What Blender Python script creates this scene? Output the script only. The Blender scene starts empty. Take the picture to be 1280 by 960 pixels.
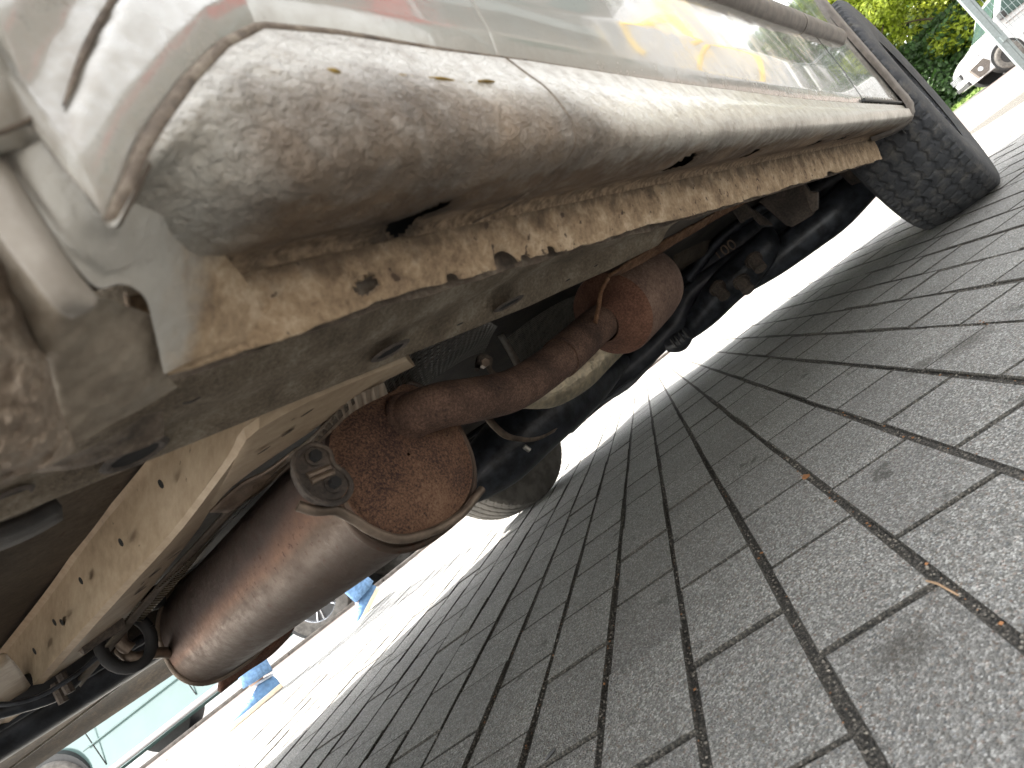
import bpy, math, random
import numpy as np
from mathutils import Matrix, Vector, noise
random.seed(4); rng = np.random.default_rng(4)
PI = math.pi
sc = bpy.context.scene; col = sc.collection
# ------------------------------------------------------------------ camera
H = 0.25                                   # lens height above the paving
F = 780.67                                 # focal length in px of a 1280 px wide frame
RC = np.array([[0.55374224, 0.35787953, -0.75185888], [-0.56462357, -0.5022723, -0.65492196], [-0.61202105, 0.78717519, -0.07606217]])
cam = bpy.data.objects.new('camera', bpy.data.cameras.new('camera')); col.objects.link(cam)
cam.data.sensor_width = 36; cam.data.lens = F/1280*36
cam.data.clip_start = 0.02; cam.data.clip_end = 500
cam.matrix_world = Matrix.Translation((0, 0, H)) @ Matrix(RC.tolist()).to_4x4()
cam.data.dof.use_dof = True; cam.data.dof.focus_distance = 1.15; cam.data.dof.aperture_fstop = 13
sc.camera = cam
# ------------------------------------------------------------------ world, sun, exposure
SUN_EL, SUN_AZ = math.radians(57), math.radians(-14)    # azimuth measured clockwise from +Y
w = bpy.data.worlds.new('World'); sc.world = w; w.use_nodes = True
nt = w.node_tree; bg = nt.nodes['Background']
sky = nt.nodes.new('ShaderNodeTexSky'); sky.sky_type = 'NISHITA'; sky.sun_disc = False
sky.sun_elevation = SUN_EL; sky.sun_rotation = SUN_AZ
hs = nt.nodes.new('ShaderNodeHueSaturation'); hs.inputs['Saturation'].default_value = .22   # thin bright veil of cloud
tn = nt.nodes.new('ShaderNodeMix'); tn.data_type = 'RGBA'; tn.blend_type = 'MULTIPLY'; tn.inputs[0].default_value = 1; tn.inputs[7].default_value = (1.03, 1, .94, 1)
nt.links.new(sky.outputs[0], hs.inputs['Color']); nt.links.new(hs.outputs[0], tn.inputs[6]); nt.links.new(tn.outputs[2], bg.inputs[0]); bg.inputs[1].default_value = 0.15
sd = Vector((math.sin(SUN_AZ)*math.cos(SUN_EL), math.cos(SUN_AZ)*math.cos(SUN_EL), math.sin(SUN_EL)))
sun = bpy.data.objects.new('sun', bpy.data.lights.new('sun', 'SUN')); col.objects.link(sun)
sun.data.energy = 2.4; sun.data.angle = math.radians(0.5); sun.data.color = (1, 0.94, 0.85)
sun.rotation_euler = sd.to_track_quat('Z', 'Y').to_euler()
sc.view_settings.view_transform = 'Standard'; sc.view_settings.look = 'None'
sc.view_settings.exposure = 3.28; sc.view_settings.gamma = 1
sc.cycles.max_bounces = 10; sc.cycles.diffuse_bounces = 6
# ------------------------------------------------------------------ frames
Xv = np.array([0.99865, -0.01014, -0.05089]); Yv = np.array([0.01015, 0.99995, 0.0]); Wv = np.cross(Xv, Yv)
RV = np.array([Xv, Yv, Wv])               # world -> van axes (van stands nose-down)
def ray(px, py): return RC @ np.array([px-640., -(py-480.), -F])
def Q(px, py, val, ax='v'):
    """point of the van seen at a photo pixel, on the van plane v (sideways), w (up) or u (forward) = val"""
    d = RV @ ray(px, py); i = 'uvw'.index(ax); return d*val/d[i]
def G(px, py, z=0.0):
    d = ray(px, py); return np.array([0, 0, H]) + d*((z-H)/d[2])
def D(px, py, dep): return np.array([0, 0, H]) + ray(px, py)/F*dep
# ------------------------------------------------------------------ node helper
def MAT(name): 
    m = bpy.data.materials.new(name); m.use_nodes = True; return m
class N:
    def __init__(s, name):
        s.m = MAT(name); s.t = s.m.node_tree; s.b = s.t.nodes['Principled BSDF']; s.tc = s.t.nodes.new('ShaderNodeTexCoord')
    def n(s, typ, **k):
        nd = s.t.nodes.new(typ)
        for a, b in k.items():
            if a.startswith('_'): setattr(nd, a[1:], b)
        return nd
    def link(s, a, b): s.t.links.new(a, b)
    def setin(s, nd, key, v):
        if hasattr(v, 'is_output') or isinstance(v, bpy.types.NodeSocket): s.link(v, nd.inputs[key])
        else:
            if isinstance(v, (tuple, list)) and len(v) == 3 and nd.inputs[key].type == 'RGBA': v = (*v, 1)
            nd.inputs[key].default_value = v
    def noise(s, scale, detail=4, rough=.55, vec=None, dist=0.):
        nd = s.n('ShaderNodeTexNoise'); nd.inputs['Scale'].default_value = scale; nd.inputs['Detail'].default_value = detail
        nd.inputs['Roughness'].default_value = rough; nd.inputs['Distortion'].default_value = dist
        s.link(vec or s.tc.outputs['Object'], nd.inputs['Vector']); return nd.outputs['Fac']
    def vor(s, scale, feat='F1', out='Distance', vec=None):
        nd = s.n('ShaderNodeTexVoronoi', _feature=feat); nd.inputs['Scale'].default_value = scale
        s.link(vec or s.tc.outputs['Object'], nd.inputs['Vector']); return nd.outputs[out]
    def ramp(s, x, stops):
        nd = s.n('ShaderNodeValToRGB'); e = nd.color_ramp.elements
        while len(e) < len(stops): e.new(0.5)
        for el, (p, c) in zip(e, stops):
            el.position = p; el.color = (*c, 1) if isinstance(c, (tuple, list)) else (c, c, c, 1)
        s.link(x, nd.inputs[0]); return nd.outputs[0]
    def mix(s, f, a, b, mode='MIX'):
        nd = s.n('ShaderNodeMix', _data_type='RGBA', _blend_type=mode)
        for k, v in ((0, f), (6, a), (7, b)):
            if isinstance(v, bpy.types.NodeSocket): s.link(v, nd.inputs[k])
            else: nd.inputs[k].default_value = (*v, 1) if isinstance(v, (tuple, list)) else v
        return nd.outputs[2]
    def math(s, op, a, b=0., c=0.):
        nd = s.n('ShaderNodeMath', _operation=op)
        for i, v in enumerate((a, b, c)):
            if isinstance(v, bpy.types.NodeSocket): s.link(v, nd.inputs[i])
            else: nd.inputs[i].default_value = v
        return nd.outputs[0]
    def mr(s, x, a, b, c=0., d=1.):
        nd = s.n('ShaderNodeMapRange', _interpolation_type='SMOOTHSTEP'); s.link(x, nd.inputs[0])
        for i, v in enumerate((a, b, c, d)): nd.inputs[i+1].default_value = v
        return nd.outputs[0]
    def xyz(s, which):
        nd = s.n('ShaderNodeSeparateXYZ'); s.link(s.tc.outputs['Object'], nd.inputs[0]); return nd.outputs[which]
    def stretch(s, sx, sy, sz):
        nd = s.n('ShaderNodeMapping'); nd.inputs['Scale'].default_value = (sx, sy, sz); s.link(s.tc.outputs['Object'], nd.inputs[0]); return nd.outputs[0]
    def bump(s, h, dist, strength=1., normal=None):
        nd = s.n('ShaderNodeBump'); nd.inputs['Distance'].default_value = dist; nd.inputs['Strength'].default_value = strength
        s.link(h, nd.inputs['Height'])
        if normal: s.link(normal, nd.inputs['Normal'])
        return nd.outputs[0]
    def out(s, base, rough=.6, metal=0., normal=None, **k):
        s.setin(s.b, 'Base Color', base); s.setin(s.b, 'Roughness', rough); s.setin(s.b, 'Metallic', metal)
        if normal: s.link(normal, s.b.inputs['Normal'])
        for a, v in k.items(): s.setin(s.b, a.replace('_', ' '), v)
        return s.m
M = {}
def simple(name, c, rough=.6, metal=0., var=.25, scale=30, bump=.0004, bscale=200, **k):
    s = N(name); x = s.noise(scale); cc = s.mix(s.mr(x, .3, .7), tuple(v*(1-var) for v in c), tuple(min(1, v*(1+var)) for v in c))
    M[name] = s.out(cc, rough, metal, s.bump(s.noise(bscale), bump), **k); return M[name]
# clear paint of the doors and side, dusty towards the bottom
def paint(name, base, kind):
    s = N(name); W = s.xyz('Z'); U = s.xyz('X')
    n1 = s.noise(14, 6, .6); n2 = s.noise(90, 5, .65); n3 = s.noise(420, 3)
    if kind == 'panel':
        dirt = s.math('MULTIPLY', s.mr(s.math('ADD', W, s.math('MULTIPLY', n1, -.03)), .21, .145), s.mr(n2, .3, .75))
        grime = s.math('ADD', s.math('MULTIPLY', s.mr(U, .16, .02), .5), s.math('MULTIPLY', dirt, .75))
        # film of dust near the wheel arch, glossy further forward
        c = s.mix(s.math('MULTIPLY', grime, .8), base, (.25, .22, .18))
        c = s.mix(s.mr(s.noise(600, 2), .70, .76, 0, .35), c, (.12, .09, .06))
        r = s.math('ADD', .045, s.math('MULTIPLY', grime, .5))
        b = s.bump(s.noise(9, 2), .0035); b = s.bump(n3, .00008, 1, b)
        M[name] = s.out(c, r, .25, b, Coat_Weight=.6, Coat_Roughness=.03); return
    # sill: stone-chip coat, blisters, brown road dirt underneath
    v1 = s.vor(170, 'SMOOTH_F1', vec=None); v2 = s.noise(230, 4, .6, dist=.6)
    V = s.xyz('Y')
    near = s.mr(U, .33, .2)
    low = s.mr(s.math('ADD', s.math('ADD', W, s.mr(U, .22, .42, 0, .036)), s.math('MULTIPLY', s.math('SUBTRACT', n1, .5), .05)), .170, .128)
    under = s.mr(s.math('ADD', V, s.math('MULTIPLY', s.math('SUBTRACT', n2, .5), .02)), .125, .155)
    clean = s.mr(U, .135, .10)
    dirt = s.math('MULTIPLY', s.math('MAXIMUM', s.math('MULTIPLY', low, .85), under), s.math('SUBTRACT', 1, s.math('MULTIPLY', clean, .9)))
    dirt = s.math('MULTIPLY', dirt, s.mr(n2, .1, .6, .72, 1))
    dc = s.ramp(n1, [(.3, (.045, .029, .018)), (.5, (.125, .083, .051)), (.72, (.28, .20, .13))])
    b0 = s.mix(s.mr(n2, .35, .8, 0, .6), base, (.27, .23, .175))
    c = s.mix(dirt, b0, dc)
    pk = s.math('ADD', V, s.math('MULTIPLY', s.math('SUBTRACT', s.noise(60, 5, .65), .5), .035))
    c = s.mix(s.mr(pk, .186, .206), c, s.ramp(s.noise(200, 4), [(.35, (.13, .09, .055)), (.65, (.40, .29, .19))]))
    rr_ = s.math('SQRT', s.math('ADD', s.math('POWER', s.math('SUBTRACT', U, .222), 2.), s.math('POWER', s.math('SUBTRACT', V, .188), 2.)))
    c = s.mix(s.math('MULTIPLY', s.mr(s.math('ADD', rr_, s.math('MULTIPLY', s.math('SUBTRACT', n2, .5), .03)), .036, .012), .85), c, (.022, .015, .010))   # oily dirt round the drain hole
    c = s.mix(s.mr(s.noise(330, 3), .66, .74, 0, .6), c, (.12, .085, .055))
    bl = s.math('MULTIPLY', s.math('POWER', v2, 1.6), s.mr(U, .40, .12, .25, 1))
    b = s.bump(bl, .006, .9); b = s.bump(s.noise(900, 3), .0006, .7, b)
    M[name] = s.out(c, s.math('ADD', .28, s.math('MULTIPLY', dirt, .6)), .1, b, Coat_Weight=s.math('MULTIPLY', s.math('SUBTRACT', 1, dirt), .35), Coat_Roughness=.2)
paint('silver_paint', (.33, .325, .30), 'panel')
paint('stone_chip_sill', (.50, .48, .43), 'sill')
def dirtmat(name, c0, c1, c2, rough=.85, s1=20, s2=160, b1=.003, b2=.0006, metal=0., spots=None):
    s = N(name); a = s.noise(s1, 6, .6); b_ = s.noise(s2, 5, .65)
    f = s.math('ADD', s.math('MULTIPLY', a, .6), s.math('MULTIPLY', b_, .4))
    c = s.ramp(f, [(.34, c0), (.5, c1), (.66, c2)])
    if spots: c = s.mix(s.mr(s.noise(spots[0], 3), spots[1], spots[1]+.06), c, spots[2])
    nb = s.bump(a, b1, .8); nb = s.bump(b_, b2, 1, nb); nb = s.bump(s.noise(s2*4, 2), b2*.5, 1, nb)
    M[name] = s.out(c, rough, metal, nb); return M[name]
dirtmat('groove_dirt', (.05, .04, .03), (.13, .10, .075), (.26, .22, .17), s1=60, s2=300)
s = N('pinch_dirt'); a = s.noise(38, 6, .6); b_ = s.noise(240, 5, .65); V = s.xyz('Y')
c = s.ramp(s.math('ADD', s.math('MULTIPLY', a, .6), s.math('MULTIPLY', b_, .4)), [(.34, (.16, .11, .07)), (.5, (.39, .285, .18)), (.66, (.62, .50, .36))])
c = s.mix(s.mr(s.noise(120, 3), .62, .68), c, (.09, .06, .04))
c = s.mix(s.math('MULTIPLY', s.mr(s.math('ADD', V, s.math('MULTIPLY', s.math('SUBTRACT', s.noise(55, 5, .65), .5), .022)), .2125, .2035), .8), c, (.075, .05, .032))
nb = s.bump(a, .006, .8); nb = s.bump(b_, .0018, 1, nb); nb = s.bump(s.noise(900, 2), .0006, 1, nb)
M['pinch_dirt'] = s.out(c, .88, 0, nb)
dirtmat('dusty_paint', (.20, .175, .145), (.27, .24, .205), (.34, .31, .27), rough=.6, s1=9, s2=120, b1=.001, b2=.0002)
s = N('flange_dust'); W = s.xyz('Z'); n1 = s.noise(45, 4)
PT = s.ramp(s.math('ADD', s.math('MULTIPLY', s.noise(38, 6, .6), .6), s.math('MULTIPLY', s.noise(240, 5, .65), .4)), [(.34, (.16, .11, .07)), (.5, (.37, .27, .17)), (.66, (.60, .49, .36))])
c = s.ramp(s.noise(12, 5), [(.35, (.38, .36, .32)), (.6, (.52, .51, .475))]); c = s.mix(s.mr(s.math('ADD', s.math('ADD', s.xyz('X'), s.math('MULTIPLY', s.math('SUBTRACT', .14, W), .6)), s.math('MULTIPLY', s.math('SUBTRACT', n1, .5), .04)), .108, .130), c, PT)
M['flange_dust'] = s.out(c, .5, 0, s.bump(s.noise(240, 4), .001, .8, s.bump(s.noise(50, 4), .0022)))
dirtmat('arch_sheet', (.17, .135, .10), (.26, .22, .17), (.35, .31, .25), rough=.65, s1=14, s2=160, b1=.002, b2=.0004)
dirtmat('mud_crust', (.17, .125, .09), (.32, .255, .195), (.46, .385, .31), s1=45, s2=260, b1=.006, b2=.002)
dirtmat('floor_beige', (.23, .17, .11), (.36, .275, .185), (.46, .37, .265), rough=.6, s1=7, s2=80, b1=.0006, b2=.0002, spots=(70, .70, (.13, .095, .06)))
dirtmat('floor_brown', (.035, .028, .021), (.075, .060, .045), (.13, .105, .08), rough=.75, s1=10, s2=130, b1=.001, b2=.0003, spots=(55, .66, (.05, .035, .025)))
dirtmat('underseal', (.12, .09, .06), (.27, .215, .15), (.50, .43, .33), rough=.8, s1=25, s2=330, b1=.001, b2=.0022)
dirtmat('floor_dark', (.015, .014, .014), (.035, .031, .028), (.075, .062, .05), rough=.7, s1=12, s2=150)
dirtmat('far_sill', (.02, .016, .012), (.05, .037, .026), (.13, .095, .06), rough=.6, s1=8, s2=90, b1=.001)
dirtmat('rusty_edge', (.07, .035, .02), (.20, .10, .05), (.33, .20, .12), s1=60, s2=400, b2=.001)
dirtmat('bracket', (.035, .03, .027), (.08, .065, .055), (.15, .12, .095), s1=25, s2=200)
def rust(name, stops, s1, s2, thr, rough=.8, metal=.2, bump=.0008, long=None):
    s = N(name); vec = s.stretch(*long) if long else None
    a = s.noise(s1, 5, .6); b_ = s.noise(s2, 4, .7, vec=vec, dist=.4)
    f = s.math('ADD', s.math('MULTIPLY', a, .45), s.math('MULTIPLY', b_, .55))
    c = s.ramp(f, stops); nb = s.bump(b_, bump); nb = s.bump(s.noise(s2*3, 2), bump*.6, 1, nb)
    M[name] = s.out(c, rough, metal, nb)
rust('rust_face', [(.40, (.035, .020, .018)), (.47, (.080, .044, .034)), (.505, (.15, .080, .050)), (.58, (.23, .130, .080)), (.7, (.33, .22, .15))], 9, 420, .5)
rust('rust_pipe', [(.38, (.034, .020, .016)), (.50, (.105, .060, .042)), (.64, (.23, .14, .10))], 18, 380, .5, bump=.0014)
rust('rust_can', [(.36, (.055, .025, .017)), (.50, (.14, .064, .040)), (.66, (.26, .14, .09))], 16, 300, .5, bump=.0012)
# steel can of the rear silencer: heat tinted, with longitudinal colour bands and rust freckles
s = N('tinted_steel'); W = s.xyz('Z'); V_ = s.xyz('Y')
f2 = s.noise(60, 5, .7); a = s.noise(6, 3, .5, vec=s.stretch(2.2, .6, 2.2))
h_ = s.math('ADD', s.math('ADD', W, s.math('MULTIPLY', V_, .03)), s.math('MULTIPLY', s.math('SUBTRACT', a, .5), .05))   # heat colours run along the can
c = s.ramp(s.mr(h_, .02, .18), [(.0, (.06, .042, .030)), (.18, (.085, .060, .043)), (.34, (.12, .080, .056)), (.46, (.24, .135, .092)), (.56, (.165, .10, .075)), (.68, (.082, .062, .056)), (.85, (.06, .047, .041)), (1, (.05, .038, .032))])
c = s.mix(s.mr(f2, .3, .7, 0, .45), c, (.09, .06, .05))
edge = s.mr(s.noise(150, 3, .6), .60, .66)
c = s.mix(s.math('MULTIPLY', edge, s.mr(s.noise(9, 2), .4, .6, .15, .9)), c, (.07, .03, .018))
M['tinted_steel'] = s.out(c, s.mr(f2, .3, .7, .42, .62), .5, s.bump(f2, .0007))
rust('can_brown', [(.36, (.07, .045, .035)), (.50, (.16, .10, .075)), (.66, (.30, .21, .16))], 12, 200, .5, bump=.0008)
simple('bracket_steel', (.20, .155, .12), .5, .6, .35, 40, .0006, 300)
simple('galvanised', (.50, .48, .44), .35, .8, .25, 60, .0006, 160)
s = N('heat_shield'); wv = s.n('ShaderNodeTexWave'); wv.inputs['Scale'].default_value = 55; wv.inputs['Distortion'].default_value = 1.5; s.link(s.tc.outputs['Object'], wv.inputs['Vector'])
vv = s.vor(240, 'F1'); M['heat_shield'] = s.out(s.ramp(s.noise(50), [(.3, (.20, .18, .15)), (.7, (.48, .44, .37))]), .42, .75, s.bump(vv, .004))
s = N('dark_shield'); wv = s.n('ShaderNodeTexWave'); wv.inputs['Scale'].default_value = 50; wv.inputs['Distortion'].default_value = 1; s.link(s.tc.outputs['Object'], wv.inputs['Vector'])
M['dark_shield'] = s.out(s.ramp(s.noise(50), [(.3, (.05, .05, .045)), (.7, (.15, .14, .125))]), .5, .5, s.bump(wv.outputs[1], .004))
simple('black_plastic', (.035, .038, .045), .38, 0, .5, 22, .0005, 260)
simple('black_steel', (.032, .036, .044), .36, .2, .6, 30, .0006, 220)
simple('rubber', (.016, .016, .017), .75, 0, .3)
dirtmat('tyre_rubber', (.017, .019, .022), (.030, .032, .036), (.075, .07, .062), rough=.8, s1=30, s2=200, b1=.0004, b2=.0003)
simple('old_tyre', (.10, .092, .082), .85, 0, .3, 25, .0005, 300)
simple('grey_trim', (.105, .09, .078), .5, 0, .3, 60, .0003, 500)
simple('hole_shade', (.006, .006, .006), .95)  # near-black colour painted in as the shade inside holes
simple('wheel_steel', (.10, .10, .10), .4, .7)
simple('alloy', (.62, .63, .65), .22, .9, .05)
simple('jeans', (.13, .24, .42), .9, 0, .25, 60, .002, 500)
simple('canvas_shoe', (.10, .20, .36), .85, 0, .2, 60, .001, 600)
simple('shoe_sole', (.72, .62, .48), .7, 0, .1)
simple('lace', (.5, .56, .66), .8)
simple('skin', (.55, .36, .27), .55)
simple('hair', (.06, .04, .03), .7)
simple('shirt', (.55, .56, .58), .9)
simple('teal_paint', (.10, .16, .15), .18, .2, .05, 5, .0001, 400, Coat_Weight=.7)
simple('silver_car_paint', (.35, .36, .37), .2, .4, .05, Coat_Weight=.7)
simple('white_paint', (.46, .46, .46), .2, 0, .02, Coat_Weight=.6)
simple('red_paint', (.60, .02, .02), .3, 0, .05)
simple('yellow_paint', (.85, .55, .02), .35, 0, .05)
simple('ink_black', (.02, .02, .02), .5)
simple('glass_dark', (.03, .05, .045), .05, 0, .1, 3, .0, 3)
simple('lamp_glass', (.55, .58, .6), .1, .3)
simple('fence_steel', (.20, .23, .23), .4, .6, .1)
simple('bark', (.10, .075, .05), .9, 0, .3, 20, .01, 30)
simple('kerb_stone', (.10, .085, .072), .85, 0, .3, 18, .003, 120)
simple('leaf_litter', (.27, .12, .045), .7)
simple('twig', (.38, .25, .15), .8)
def leafmat(name, a, b):
    s = N(name); n_ = s.n('ShaderNodeObjectInfo'); c = s.mix(s.mr(s.noise(1.2, 3), .3, .7), a, b)
    c = s.mix(s.mr(s.noise(7, 2), .35, .65), c, tuple(v*.55 for v in a))
    s.out(c, .55, 0); s.b.inputs['Transmission Weight'].default_value = 0
    tr = s.n('ShaderNodeBsdfTranslucent'); s.link(c, tr.inputs[0]); mx = s.n('ShaderNodeMixShader'); mx.inputs[0].default_value = .35
    o = s.t.nodes['Material Output']; s.link(s.b.outputs[0], mx.inputs[1]); s.link(tr.outputs[0], mx.inputs[2]); s.link(mx.outputs[0], o.inputs[0])
    M[name] = s.m
leafmat('leaves', (.30, .38, .03), (.48, .54, .05)); leafmat('hedge_leaves', (.03, .075, .014), (.05, .12, .02))
simple('grass', (.10, .15, .03), .9, 0, .3)
# paving block: exposed fine aggregate
s = N('paving_block')
geo = s.n('ShaderNodeNewGeometry'); P = geo.outputs['Position']
def pv(kind, sc_, **k): return s.vor(sc_, vec=P, **k)
cellc = s.n('ShaderNodeTexVoronoi'); cellc.inputs['Scale'].default_value = 600; s.link(P, cellc.inputs['Vector'])
sepc = s.n('ShaderNodeSeparateColor'); s.link(cellc.outputs['Color'], sepc.inputs[0])
g = s.ramp(sepc.outputs[0], [(0, (.02, .02, .019)), (.25, (.11, .107, .10)), (.6, (.30, .292, .275)), (.84, (.52, .51, .485)), (1, (.90, .89, .86))])
tint = s.ramp(sepc.outputs[1], [(0, (.40, .18, .10)), (.06, (.42, .30, .18)), (.12, (.36, .36, .33)), (.9, (.36, .36, .33)), (1, (.20, .27, .34))])
g = s.mix(.30, g, tint)
big = s.noise(11, 4, .6, vec=P); g = s.mix(s.mr(big, .3, .7, 0, .25), g, (.13, .127, .12))
fine = s.noise(1500, 3, .6, vec=P); g = s.mix(s.mr(fine, .35, .7, 0, .42), g, (.07, .066, .06))
oi = s.n('ShaderNodeObjectInfo'); g = s.mix(s.math('MULTIPLY', oi.outputs['Random'], .25), g, (.12, .115, .11))
st = s.noise(13, 4, .65, vec=P); g = s.mix(s.mr(st, .63, .72, 0, .65), g, (.035, .032, .026))
for sx_, sy_, sr_ in ((.372, .203, .030), (.925, .165, .045), (.93, .225, .035), (.62, -.16, .03)):   # old oil spots
    df = s.n('ShaderNodeVectorMath', _operation='DISTANCE'); s.link(P, df.inputs[0]); df.inputs[1].default_value = (sx_, sy_, 0)
    g = s.mix(s.math('MULTIPLY', s.mr(s.math('ADD', df.outputs['Value'], s.math('MULTIPLY', s.math('SUBTRACT', s.noise(60, 4, .7, vec=P), .5), .05)), sr_, sr_*.2), .55), g, (.055, .048, .038))
nb = s.bump(cellc.outputs['Distance'], .0018, 1); nb = s.bump(s.noise(700, 3, vec=P), .0012, .8, nb)
M['paving_block'] = s.out(g, .82, 0, nb)
s = N('joint_sand'); geo = s.n('ShaderNodeNewGeometry'); P = geo.outputs['Position']
c = s.ramp(s.noise(420, 3, .7, vec=P), [(.32, (.012, .012, .011)), (.47, (.04, .038, .033)), (.6, (.10, .09, .075)), (.72, (.32, .29, .25))])
M['joint_sand'] = s.out(c, .95, 0, s.bump(s.noise(260, 3, vec=P), .006))
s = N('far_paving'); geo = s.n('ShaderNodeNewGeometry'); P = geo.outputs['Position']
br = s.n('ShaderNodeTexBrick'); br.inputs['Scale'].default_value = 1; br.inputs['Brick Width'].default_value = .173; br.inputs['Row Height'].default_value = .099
br.inputs['Mortar Size'].default_value = .004; br.inputs['Color1'].default_value = (.115, .092, .082, 1); br.inputs['Color2'].default_value = (.095, .078, .070, 1); br.inputs['Mortar'].default_value = (.04, .035, .03, 1)  # set darker than the near blocks to offset the strong sun there
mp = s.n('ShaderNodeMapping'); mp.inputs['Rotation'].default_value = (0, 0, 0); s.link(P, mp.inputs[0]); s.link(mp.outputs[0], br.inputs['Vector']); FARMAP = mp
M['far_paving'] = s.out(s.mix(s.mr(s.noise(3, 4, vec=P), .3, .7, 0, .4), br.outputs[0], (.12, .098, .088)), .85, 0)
s = N('asphalt'); geo = s.n('ShaderNodeNewGeometry'); P = geo.outputs['Position']
M['asphalt'] = s.out(s.ramp(s.noise(5, 6, vec=P), [(.3, (.05, .05, .052)), (.7, (.085, .083, .08))]), .85, 0, s.bump(s.noise(160, vec=P), .004))
# ------------------------------------------------------------------ object helpers
def setp(o, label=None, category=None, group=None, kind=None):
    if label: o['label'] = label
    if category: o['category'] = category
    if group: o['group'] = group
    if kind: o['kind'] = kind
    return o
def empty(name, loc=(0, 0, 0), **k):
    o = bpy.data.objects.new(name, None); col.objects.link(o); o.location = loc; o.empty_display_size = .1; return setp(o, **k)
def mesh(name, V, Fc, mat, parent=None, smooth=True, sharp=None, **k):
    me = bpy.data.meshes.new(name); me.from_pydata([tuple(map(float, v)) for v in V], [], [tuple(int(i) for i in f) for f in Fc])
    mats = mat if isinstance(mat, (list, tuple)) else [mat]
    for m in mats: me.materials.append(M[m])
    if smooth:
        me.polygons.foreach_set('use_smooth', [True]*len(me.polygons))
        if sharp is not None: me.set_sharp_from_angle(angle=math.radians(sharp))
    me.validate(); me.update()
    o = bpy.data.objects.new(name, me); col.objects.link(o)
    if parent is not None: o.parent = parent
    return setp(o, **k)
def catmull(P, n, closed=False):
    P = np.asarray(P, float); m = len(P)
    if m == 2: 
        t = np.linspace(0, 1, n)[:, None]; return P[0]*(1-t)+P[1]*t
    d = np.r_[0, np.cumsum(np.maximum(1e-9, np.linalg.norm(np.diff(P, axis=0), axis=-1) if P.ndim == 2 else np.linalg.norm(np.diff(P, axis=0).reshape(m-1, -1), axis=-1)))]
    t = np.linspace(0, d[-1], n); out = []
    for x in t:
        i = min(max(np.searchsorted(d, x, side='right')-1, 0), m-2); h = d[i+1]-d[i]; s_ = (x-d[i])/h
        def tan(j):
            if j == 0: return (P[1]-P[0])/(d[1]-d[0])
            if j == m-1: return (P[-1]-P[-2])/(d[-1]-d[-2])
            return ((P[j+1]-P[j])/(d[j+1]-d[j])*(d[j]-d[j-1])+(P[j]-P[j-1])/(d[j]-d[j-1])*(d[j+1]-d[j]))/(d[j+1]-d[j-1])
        m0, m1 = tan(i)*h, tan(i+1)*h
        out.append((2*s_**3-3*s_**2+1)*P[i]+(s_**3-2*s_**2+s_)*m0+(-2*s_**3+3*s_**2)*P[i+1]+(s_**3-s_**2)*m1)
    return np.array(out)
def gridpts(rows, nu, nv, lin=False):
    """rows: list of equal-length lists of 3-D points -> (nv, nu, 3)"""
    R_ = [catmull(r, nu) for r in rows] if not lin else [np.array([[np.interp(t, np.linspace(0, 1, len(r)), np.array(r)[:, k]) for k in range(3)] for t in np.linspace(0, 1, nu)]) for r in rows]
    R_ = np.array(R_)
    return catmull(R_, nv) if len(rows) > 2 and not lin else np.array([[np.interp(t, np.linspace(0, 1, len(R_)), R_[:, i, k]) for i in range(nu) for k in range(3)] for t in np.linspace(0, 1, nv)]).reshape(nv, nu, 3)
def gfaces(nv, nu, keep=None, wrap=False, off=0):
    f = []
    for j in range(nv-1):
        for i in range(nu-1 if not wrap else nu):
            i2 = (i+1) % nu
            if keep is None or keep[j][i]: f.append((off+j*nu+i, off+j*nu+i2, off+(j+1)*nu+i2, off+(j+1)*nu+i))
    return f
def patch(name, rows, mat, parent, nu=24, nv=12, thick=0., disp=None, lin=False, smooth=True, **k):
    g_ = gridpts(rows, nu, nv, lin)
    if disp: g_ = disp(g_)
    o = mesh(name, g_.reshape(-1, 3), gfaces(nv, nu), mat, parent, smooth, **k)
    if thick: md = o.modifiers.new('thickness', 'SOLIDIFY'); md.thickness = thick; md.offset = 0
    return o
def fixnormals(o):
    return o
def tubegeo(P, r, n=16, caps=True, steps=None, squash=1., start=0.):
    P = np.asarray(P, float); r = np.atleast_1d(np.asarray(r, float)); r = np.full(len(P), r[0]) if len(r) == 1 else r
    if steps:
        C = catmull(np.c_[P, r], steps) ; P, r = C[:, :3], C[:, 3]
    T = np.gradient(P, axis=0); T /= np.linalg.norm(T, axis=1)[:, None]
    up_ = np.array([0, 0, 1.]); 
    if abs(T[0].dot(up_)) > .9: up_ = np.array([1., 0, 0])
    a = np.cross(T[0], up_); a /= np.linalg.norm(a); V = []
    for p, t, rr in zip(P, T, r):
        a = a-t*a.dot(t); a /= np.linalg.norm(a); b = np.cross(t, a)
        for k in range(n):
            an = 2*PI*k/n+start; V.append(p+a*math.cos(an)*rr+b*math.sin(an)*rr*squash)
    m = len(P); Fc = gfaces(m, n, wrap=True)
    if caps: Fc += [tuple(range(n))[::-1], tuple(range((m-1)*n, m*n))]
    return V, Fc
def tube(name, P, r, mat, parent, n=16, steps=None, sharp=40, squash=1., start=0., **k):
    V, Fc = tubegeo(P, r, n, True, steps, squash, start); return mesh(name, V, Fc, mat, parent, True, sharp, **k)
def prismgeo(P, nrm, t):
    P = np.asarray(P, float); nrm = np.asarray(nrm, float)*t; n = len(P)
    V = list(P)+list(P+nrm); return V, [tuple(range(n))[::-1], tuple(range(n, 2*n))]+[(i, (i+1) % n, n+(i+1) % n, n+i) for i in range(n)]
def prism(name, P, nrm, t, mat, parent, bevel=0., **k):
    V, Fc = prismgeo(P, nrm, t); o = mesh(name, V, Fc, mat, parent, False, **k)
    if bevel: md = o.modifiers.new('bevel', 'BEVEL'); md.width = bevel; md.segments = 2; md.limit_method = 'ANGLE'
    return o
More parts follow.
